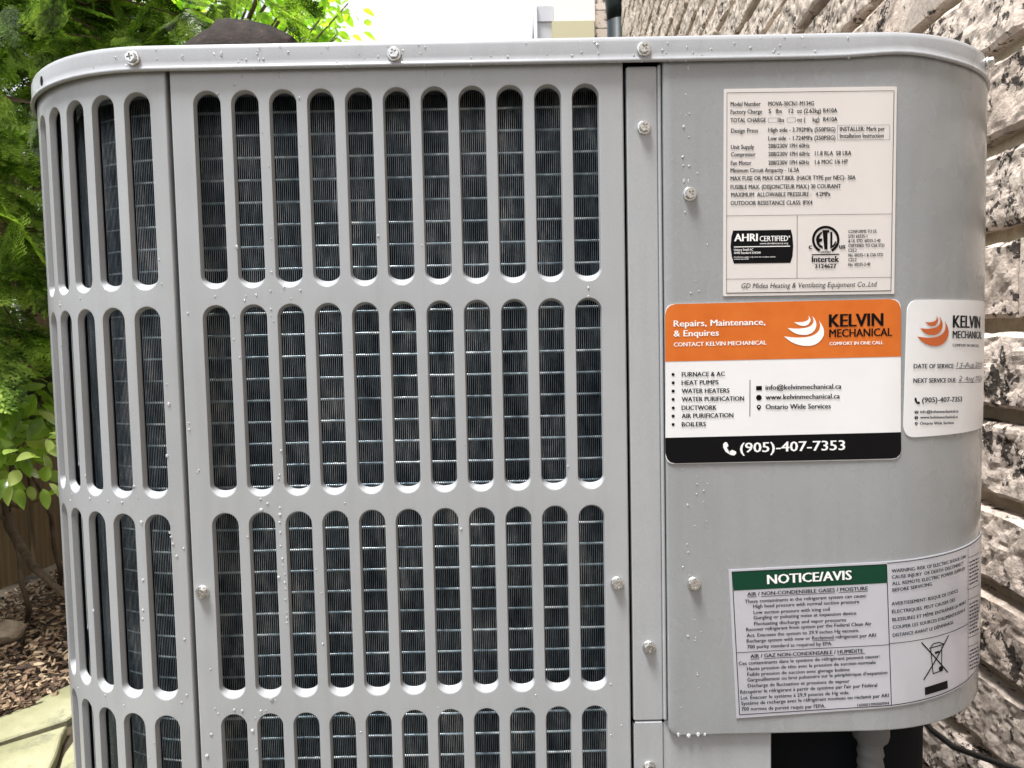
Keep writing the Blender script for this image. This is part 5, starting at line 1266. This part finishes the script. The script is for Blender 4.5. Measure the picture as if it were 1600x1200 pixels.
def frond_geo(seed):
    """flat evergreen spray: side sprigs carrying short needles, tip along +x, length 1"""
    r = np.random.default_rng(seed); V = []; Q = []
    def leaf(p, a, l, w, dz):
        d = np.array([math.cos(a), math.sin(a)]); n = np.array([-d[1], d[0]]); b = len(V)
        for (s, t, zz) in ((0, 0, 0), (.45, .5, .3), (1, 0, 1), (.45, -.5, .3)):
            q = p[:2] + d * l * s + n * w * t; V.append((q[0], q[1], p[2] + dz * zz))
        Q.append((b, b + 1, b + 2, b + 3))
    t = .04
    while t < 1:
        y0 = .05 * math.sin(t * 3 + seed); z0 = -.18 * t * t
        for sd in (-1, 1):
            L = (.42 * (1 - t) ** .7 + .06) * r.uniform(.7, 1.15); a = sd * r.uniform(.75, 1.0)
            k = 0.0
            while k < 1:
                px = np.array([t + math.cos(a) * L * k, y0 + math.sin(a) * L * k, z0 - .10 * L * k])
                for s2 in (-1, 1): leaf(px, a + s2 * r.uniform(.45, .75), .085 * (1.15 - k * .5), .034, r.uniform(-.02, .02))
                leaf(px, a, .09, .034, 0); k += .06 / L + r.uniform(0, .02)
        leaf(np.array([t, y0, z0]), 0, .09, .03, -.01); t += .06
    return np.array(V), np.array(Q)
def leaf_geo(bend=.25, w=.42):
    V = []; Q = []; n = 7       # oval blade folded along its midrib
    for i in range(n + 1):
        t = i / n; h = w * .62 * math.sin(math.pi * t ** .85) ** .8; z = -bend * t * t
        V += [(t, h, z + .09 * h / w), (t, 0, z - .02), (t, -h, z + .09 * h / w)]
    for i in range(n):
        a = 3 * i; Q += [(a, a + 1, a + 4, a + 3), (a + 1, a + 2, a + 5, a + 4)]
    return np.array(V), np.array(Q)
def scatter(name, geos, xf, m_, parent, smooth=False):
    Vs = []; Fs = []; off = 0
    for i, (loc, Rm, s) in enumerate(xf):
        V, Q = geos[i % len(geos)]; W = (V * s) @ np.array(Rm).T + np.array(loc); Vs.append(W); Fs.append(Q + off); off += len(V)
    o = np_obj(name, np.concatenate(Vs), np.concatenate(Fs), m_, None, smooth); o.parent = parent
    if parent: o.matrix_parent_inverse = Matrix.Translation(-Vector(parent.location))
    return o
def kid(o, parent): o.parent = parent; o.matrix_parent_inverse = Matrix.Translation(-Vector(parent.location)); return o
def dirmat(d, roll):
    d = Vector(d).normalized(); up = Vector((0, 0, 1)); x = d; y = up.cross(x); y = y.normalized() if y.length > 1e-3 else Vector((0, 1, 0)); z = x.cross(y)
    return Matrix(((x.x, y.x, z.x), (x.y, y.y, z.y), (x.z, y.z, z.z))) @ Matrix.Rotation(roll, 3, 'X')
FR = [frond_geo(i) for i in range(5)]

def cedar(name, base, limbs, label, nf, spray, trunk_r=.06, trunk_h=2.6, group='evergreens over the fence'):
    t = empty(name, base); tag(t, label, 'tree', group); B = Vector(base)
    pts = [B + Vector((.03 * math.sin(i * 1.3), .03 * math.cos(i), trunk_h * i / 8)) for i in range(9)]
    kid(MB().tube(pts, [trunk_r * (1 - .7 * i / 8) for i in range(9)], 10).build('trunk', M['bark'], smooth=True), t)
    xf = []; lm = MB()
    for (s, e, sag) in limbs:
        s, e = Vector(s), Vector(e); P_ = [s.lerp(e, k / 8) - Vector((0, 0, sag * (k / 8) ** 2)) for k in range(9)]
        lm.tube(P_, [.004 * (1 - .75 * k / 8) for k in range(9)], 6)
        dr = (e - s).normalized()
        for _ in range(nf):
            k = rng.random() ** .7; i = min(int(k * 8), 7); p = P_[i].lerp(P_[i + 1], k * 8 - i)
            side = Vector((rng.gauss(0, 1), rng.gauss(0, 1), rng.gauss(-.25, .35)))
            d = (dr * rng.uniform(.2, 1.1) + side * .75 + Vector((0, 0, -.15))).normalized()
            xf.append((p + side * .03, dirmat(d, rng.gauss(0, .55)), spray * rng.uniform(.6, 1.25)))
    kid(lm.build('limbs', M['twig'], smooth=True), t)
    scatter('crown', FR, xf, M['cedar'], t); return t
limbs1 = []
for _ in range(46):
    z = rng.uniform(.98, 2.3); y = rng.uniform(.95, 2.1)
    s = (-1.30 + rng.uniform(-.15, .05), y + rng.uniform(-.2, .2), z + .12); reach = rng.uniform(.15, .50) if z < 1.2 else rng.uniform(.3, .72)
    limbs1.append((s, (-1.22 + reach, y + rng.uniform(-.45, .1), z), rng.uniform(.04, .16)))
for (s, e) in (((-1.3, 1.3, 1.25), (-.86, .98, 1.22)), ((-1.3, 1.3, 1.05), (-.93, .98, .98)), ((-1.3, 1.2, .92), (-.90, .95, .86)), ((-1.35, 1.5, 1.5), (-.82, 1.15, 1.42)), ((-1.3, 1.4, .85), (-.95, 1.02, .76))): limbs1.append((s, e, .07))
cedar('cedar_tree', (-1.52, 1.55, -.03), limbs1, 'evergreen with bright drooping flat sprays overhanging the fence at left', 15, .15)
limbs2 = []
for _ in range(44):
    z = rng.uniform(1.0, 3.2); a = rng.uniform(0, 6.28); c0 = Vector((-2.12, 3.0, z))
    limbs2.append((c0, c0 + Vector((math.cos(a) * rng.uniform(.3, .62), math.sin(a) * rng.uniform(.3, .6), -.1)), .1))
cedar('cedar_tree', (-2.12, 3.0, -.03), limbs2, 'dark evergreen further back, right behind the overhanging sprays', 13, .22, .08, 3.4)
limbs3 = []
for _ in range(46):
    z = rng.uniform(.9, 3.0); a = rng.uniform(0, 6.28); c0 = Vector((-2.15, 2.0, z))
    limbs3.append((c0, c0 + Vector((math.cos(a) * rng.uniform(.4, .9), math.sin(a) * rng.uniform(.4, .9), -.1)), .1))
cedar('cedar_tree', (-2.15, 2.0, -.03), limbs3, 'dark evergreen beyond the fence at the left picture edge', 13, .22, .08, 3.4)

LG = [leaf_geo(.25, .42), leaf_geo(.1, .5), leaf_geo(.4, .38)]
def broadleaf(name, base, h, trunk_r, clumps, leaf, m_, label, group=None, cat='tree'):
    t = empty(name, base); tag(t, label, cat, group); B = Vector(base); lm = MB(); xf = []
    kid(MB().tube([B + Vector((.04 * math.sin(i), .03 * math.cos(i * 1.7), h * i / 6)) for i in range(7)], [trunk_r * (1 - .6 * i / 6) for i in range(7)], 8).build('trunk', M['bark'], smooth=True), t)
    for (c, r, n) in clumps:
        c = Vector(c); st = B + Vector((0, 0, min(h, max(.1, (c.z - B.z) * .7))))
        lm.tube([st, st.lerp(c, .5) + Vector((0, 0, .05)), c], [trunk_r * .35, trunk_r * .22, trunk_r * .1], 5)
        for _ in range(n):
            d = Vector((rng.gauss(0, 1), rng.gauss(0, 1), rng.gauss(0, 1))).normalized(); p = c + d * r * rng.random() ** .45
            dd = (d + Vector((rng.gauss(0, .6), rng.gauss(0, .6), rng.gauss(-.3, .4)))); xf.append((p, dirmat(dd, rng.gauss(0, .8)), leaf * rng.uniform(.6, 1.25)))
    kid(lm.build('limbs', M['bark'], smooth=True), t); scatter('crown', LG, xf, m_, t, True); return t
cl = []
for _ in range(30): cl.append(((rng.uniform(-2.45, -1.45), rng.uniform(4.2, 5.4), rng.uniform(2.3, 4.1)), rng.uniform(.25, .42), 95))
for _ in range(13): cl.append(((rng.uniform(-1.5, -1.12), rng.uniform(4.2, 5.0), rng.uniform(2.6, 3.7)), rng.uniform(.14, .26), 26))
for c in ((-.98, 4.2, 2.66), (-.92, 4.3, 2.9), (-1.05, 4.2, 2.8)): cl.append((c, .14, 7))
broadleaf('maple_tree', (-2.0, 4.8, -.03), 2.6, .045, cl, .085, M['lime'], 'sunlit lime green leafy tree thinning out against the white sky', None)
cl = []
for _ in range(20): cl.append(((rng.uniform(-1.22, -.98), rng.uniform(.98, 1.32), rng.uniform(.40, .60)), .08, 15))
for c in ((-.93, .97, .54), (-.92, .94, .47), (-.97, 1.0, .58), (-1.0, .98, .50), (-.95, .98, .42), (-.89, .93, .50), (-.88, .92, .44)): cl.append((c, .065, 15))
broadleaf('leafy_shrub', (-1.12, 1.2, -.02), .4, .007, cl, .046, M['shrub'], 'glossy light green shrub with oval leaves, halfway up the fence', None, 'shrub')
cl = []
for _ in range(10): cl.append(((rng.uniform(-1.24, -1.06), rng.uniform(1.1, 1.7), rng.uniform(.52, .66)), .10, 22))
broadleaf('dark_shrub', (-1.2, 1.45, -.02), .45, .008, cl, .045, M['hedge'], 'dark small-leaved shrub against the fence behind the light green one', None, 'shrub')
# arching vine stems with a yellow-green leaf
vn = MB().tube([(-1.16, 1.18, .36), (-1.08, 1.1, .33), (-.98, 1.03, .325), (-.88, .96, .36)], .0035, 6).build('vine_stem', M['twig'], smooth=True)
tag(vn, 'thin pale vine stem arching across the fence with a yellow-green leaf', 'vine')
V, Q = LG[0]; lf = np_obj('vine_leaf', (V * .075) @ np.array(dirmat((.5, -.3, .35), .6)).T + np.array((-.885, .965, .355)), Q, M['lime'], vn)
br = MB().tube([(-1.2, 1.3, .34), (-1.14, 1.22, .24), (-1.02, 1.12, .17), (-.9, 1.05, .12)], [.012, .011, .009, .006], 8).build('fallen_branch', M['bark'], smooth=True)
tag(br, 'dark bare branch leaning down to the mulch at the fence', 'branch')

# ------------------------------------------------------------------ the brick house wall on the right
WX0, WK = 0.594, 0.0707
wd = Vector((WK, 1, 0)).normalized(); wn = Vector((-wd.y, wd.x, 0))
m = mat('split_face_brick', (.5, .42, .36), .85); g = NG(m); v = g.coord(rnd=True); oi = g.n('ShaderNodeObjectInfo')
n1 = g.noise(v, 13, 3, .5); n2 = g.noise(v, 75, 6, .70, .25); n3 = g.noise(v, 190, 6, .7)
tone = g.ramp(oi.outputs['Random'], [(0, (.54, .445, .375)), (.5, (.72, .62, .54)), (1, (.64, .545, .47))])
c = g.mix(1.0, tone, g.ramp(n3, [(.3, (.74, .70, .66)), (.6, (1.06, 1.06, 1.06))]), 'MULTIPLY')
sm = g.n('ShaderNodeMath', operation='MULTIPLY_ADD'); sm.inputs[1].default_value = .75; g.l(n1, sm.inputs[0]); g.l(n2, sm.inputs[2])      # broken pits gather in clusters
crk = g.ramp(sm.outputs[0], [(.76, (.035, .026, .02)), (.80, (1, 1, 1))]); c = g.mix(.95, c, crk, 'MULTIPLY'); g.base(c)
nb = g.bump(sm.outputs[0], .55, .006); nb = g.bump(n3, .5, .003, nb); g.normal(nb); M['brick'] = m
m = mat('mortar', (.48, .40, .27), .9); g = NG(m); v = g.coord(); g.base(g.ramp(g.noise(v, 60, 6, .7), [(.3, (.42, .34, .23)), (.7, (.66, .56, .41))])); g.normal(g.bump(g.noise(v, 220, 5, .7), .6, .004)); M['mortar'] = m
house = empty('house_wall', (WX0, 0, 0)); tag(house, 'rough split-face pinkish brick house wall running back at the right', 'wall')
HI = Matrix.Translation((-WX0, 0, 0))
BH, BP = .083, .1001
def brick_geo(L_, seed, nx, nz, amp):
    """front face at y = 0 looking to -y local; x along the wall, z up"""
    V = []; F_ = []
    for j in range(nz + 1):
        for i in range(nx + 1):
            fx, fz = i / nx, j / nz; x = (fx - .5) * L_; z = fz * BH
            e = min(min(fx, 1 - fx) * L_, min(fz, 1 - fz) * BH); k = min(1, e / .005)
            p = Vector((x * 22 + seed * 7.3, z * 22, seed)); h = mnoise.noise(p * .6) * .9 + mnoise.fractal(p * 1.6, .9, 2.1, 4) * .45 - .1
            h2 = -max(0, .3 - abs(mnoise.noise(p * 1.9 + Vector((0, 5, 0))))) * 1.6
            V.append((x + .0015 * mnoise.noise(p * 3), .005 * (1 - k) ** 2 - amp * (h + h2) * (.35 + .65 * k), z + .002 * mnoise.noise(p * 2.2 + Vector((9, 0, 0)))))
    for j in range(nz):
        for i in range(nx): a = j * (nx + 1) + i; F_.append((a, a + 1, a + nx + 2, a + nx + 1))
    per = list(range(nx + 1)) + [(j + 1) * (nx + 1) + nx for j in range(nz)] + [nz * (nx + 1) + i for i in reversed(range(nx))] + [j * (nx + 1) for j in reversed(range(1, nz))]
    b0 = len(V); V += [(V[i][0], .05, V[i][2]) for i in per]; n = len(per)
    for k in range(n): k2 = (k + 1) % n; F_.append((per[k2], per[k], b0 + k, b0 + k2))
    return V, F_
LENS = (.19, .245, .30)
VAR = {}
for li, L_ in enumerate(LENS):
    for s in range(4):
        V, F_ = brick_geo(L_, li * 4 + s + 1, int(L_ / .005), 17, .0046); me = bpy.data.meshes.new('brick'); me.from_pydata(V, [], F_); me.materials.append(M['brick']); VAR[(li, s)] = me
LOW = {li: brick_geo(L_, 20 + li, 5, 2, .006) for li, L_ in enumerate(LENS)}
def w2p(P):
    d = Vector(P) - CAM; zz = d.dot(fwd)
    if zz < .05: return None
    return 800 + 1110 * d.dot(r2) / zz, 600 + 1110 * d.dot(d2) / zz, zz
cand = []
ZB = 0.6685    # underside of one course
for k in range(-7, 43):
    z = ZB + k * BP; s = -2.6 + rng.uniform(-.2, 0)
    while s < 4.75:
        li = rng.choices((0, 1, 2), (1, 1.4, 2))[0]; L_ = LENS[li]; c = s + L_ / 2
        P = Vector((WX0, 0, 0)) + wd * c + Vector((0, 0, z)); s += L_ + .008
        if c + L_ / 2 > 4.80: continue
        q = w2p(P + Vector((0, 0, .04))); size = 0
        if q and -60 < q[1] < 1300 and 900 < q[0] < 1700: size = 1 / q[2]
        cand.append((size, li, P))
cand.sort(key=lambda t: -t[0])
rz = math.atan2(wd.y, wd.x)
Rz = Matrix.Rotation(rz + math.pi, 4, 'Z')      # local -y faces the passage
Rw = Matrix(((-wd.x, wn.x * -1, 0, 0), (-wd.y, wn.y * -1, 0, 0), (0, 0, 1, 0), (0, 0, 0, 1)))
VV = []; FF = []
for i, (size, li, P) in enumerate(cand):
    jit = Matrix.Translation(P + wn * rng.uniform(-.003, .004)) @ Rw
    if i < 290 and size > 0:
        o = bpy.data.objects.new('brick', VAR[(li, rng.randrange(4))]); link(o); o.parent = house; o.matrix_parent_inverse = HI; o.matrix_basis = jit
    else:
        V, F_ = LOW[li]; n = len(VV); VV += [tuple(jit @ Vector(v_)) for v_ in V]; FF += [tuple(a + n for a in f) for f in F_]
o = mesh_obj('distant_bricks', VV, FF, M['brick'], house); o.matrix_parent_inverse = HI; tag(o, kind='stuff')
P0 = Vector((WX0, 0, 0)) - wn * .020
def wallbox(s0, s1, z0, z1, t):
    a, b = P0 + wd * s0, P0 + wd * s1; c, d = b - wn * t, a - wn * t
    return MB().add([(p.x, p.y, z) for z in (z0, z1) for p in (a, b, c, d)], [(0, 1, 5, 4), (1, 2, 6, 5), (2, 3, 7, 6), (3, 0, 4, 7), (4, 5, 6, 7)])
o = wallbox(-2.8, 4.80, -.03, 4.95, .3).build('mortar_bed', M['mortar'], house); o.matrix_parent_inverse = HI
# black cable hanging along the foot of the wall
cb = MB().tube([(.452, .60, .16), (.52, .50, .165), (.552, .42, .19), (.5473, .3342, .2023), (.5496, .3139, .1964), (.5566, .2837, .1930), (.5688, .249, .2003), (.5807, .2094, .2100), (.590, .1838, .2036), (.592, .08, .17), (.585, -.1, .10), (.57, -.22, .01), (.55, -.30, -.029)], .0033, 8).build('cable', mat('black_cable', (.02, .018, .016), .35), smooth=True)
tag(cb, 'thin dark cable hanging along the foot of the brick wall', 'cable')
# dark downpipe at the far end of the wall, and the house behind
dp = empty('downpipe', (.93, 4.86, 0)); tag(dp, 'dark downpipe at the far end of the brick wall', 'downpipe')
M['pipe'] = mat('dark_teal_pipe', (.008, .014, .017), .4, 0, .25)
kid(MB().tube([(.945, 4.90, z) for z in (0, 1, 2, 3.02)], .085, 14).build('pipe', M['pipe'], smooth=True), dp)
kid(MB().tube([(.945, 4.90, 3.02), (.94, 4.89, 3.12), (.925, 4.87, 3.3), (.925, 4.86, 5)], [.085, .09, .095, .095], 14).build('elbow', M['pipe'], smooth=True), dp)
nb_ = empty('neighbour_house', (1.3, 8.2, 0)); tag(nb_, 'cream house corner with olive trim seen beyond the brick wall', 'building')
M['cream'] = mat('cream_siding', (.82, .76, .68), .7); M['olive'] = mat('olive_trim', (.50, .45, .29), .6); M['gbox'] = mat('grey_vinyl', (.50, .50, .54), .5); M['wtrim'] = mat('white_trim', (.75, .75, .75), .5)
def nb(name, lo, hi, m_): return kid(MB().box(lo, hi).build(name, m_), nb_)
nb('wall', (.68, 7.73, 4.27), (1.14, 9.5, 6.6), M['cream']); nb('trim_band', (.655, 7.70, 4.02), (1.13, 9.5, 4.268), M['olive']); nb('lower_wall', (.70, 7.76, 0), (1.13, 9.5, 4.018), M['cream'])
bay = nb('bay_box', (.49, 7.80, 0), (.675, 8.6, 4.30), M['gbox']); nb('bay_cap', (.455, 7.78, 4.302), (.678, 8.62, 4.47), M['gbox'])
nb('bay_trim', (.452, 7.74, 0), (.488, 7.79, 4.50), M['wtrim'])
for i in range(30): kid(MB().box((1.142, 7.74, i * .2), (1.36, 7.9, i * .2 + .19)).build('quoin', M['brick']), nb_)

# ------------------------------------------------------------------ dark bundle lying on the lid
m = mat('worn_brown_leather', (.05, .035, .028), .7, 0, .15); g = NG(m); v = g.coord(); g.base(g.ramp(g.noise(v, 90, 6, .7), [(.35, (.008, .006, .005)), (.6, (.03, .02, .016)), (.8, (.09, .065, .055))])); g.normal(g.bump(g.noise(v, 260, 5, .7), .7, .002)); M['leather'] = m
bd = empty('leather_pouch', (-.155, .165, .852)); tag(bd, 'dark brown leathery domed pouch lying on top of the unit lid', 'bag')
prof_ = [(-.106, .0), (-.104, .895 - .852), (-.11, .9230 - .852), (-.128, .9325 - .852), (-.145, .9372 - .852), (-.165, .9392 - .852), (-.176, .9385 - .852), (-.180, .9320 - .852), (-.188, .9285 - .852), (-.204, .918 - .852), (-.214, .90 - .852), (-.216, 0)]
prof_ = [(x, z + .852) for x, z in prof_]
V = []; F_ = []; ny = 7
for j in range(ny):
    t = (j / (ny - 1) - .5) * 2; k = math.sqrt(max(0, 1 - (abs(t)) ** 3)) if abs(t) < 1 else .55
    k = max(k, .62)
    for x, z in prof_: V.append((-.158 + (x + .158) * (.75 + .25 * k), .165 + t * .04, .852 + (z - .852) * k * .985))
n = len(prof_)
for j in range(ny - 1):
    for i in range(n - 1): a = j * n + i; F_.append((a + 1, a, a + n, a + n + 1))
F_.append(tuple(range(n))); F_.append(tuple(reversed(range((ny - 1) * n, ny * n))))
o = kid(mesh_obj('pouch_body', V, F_, M['leather'], None, True, 50), bd)
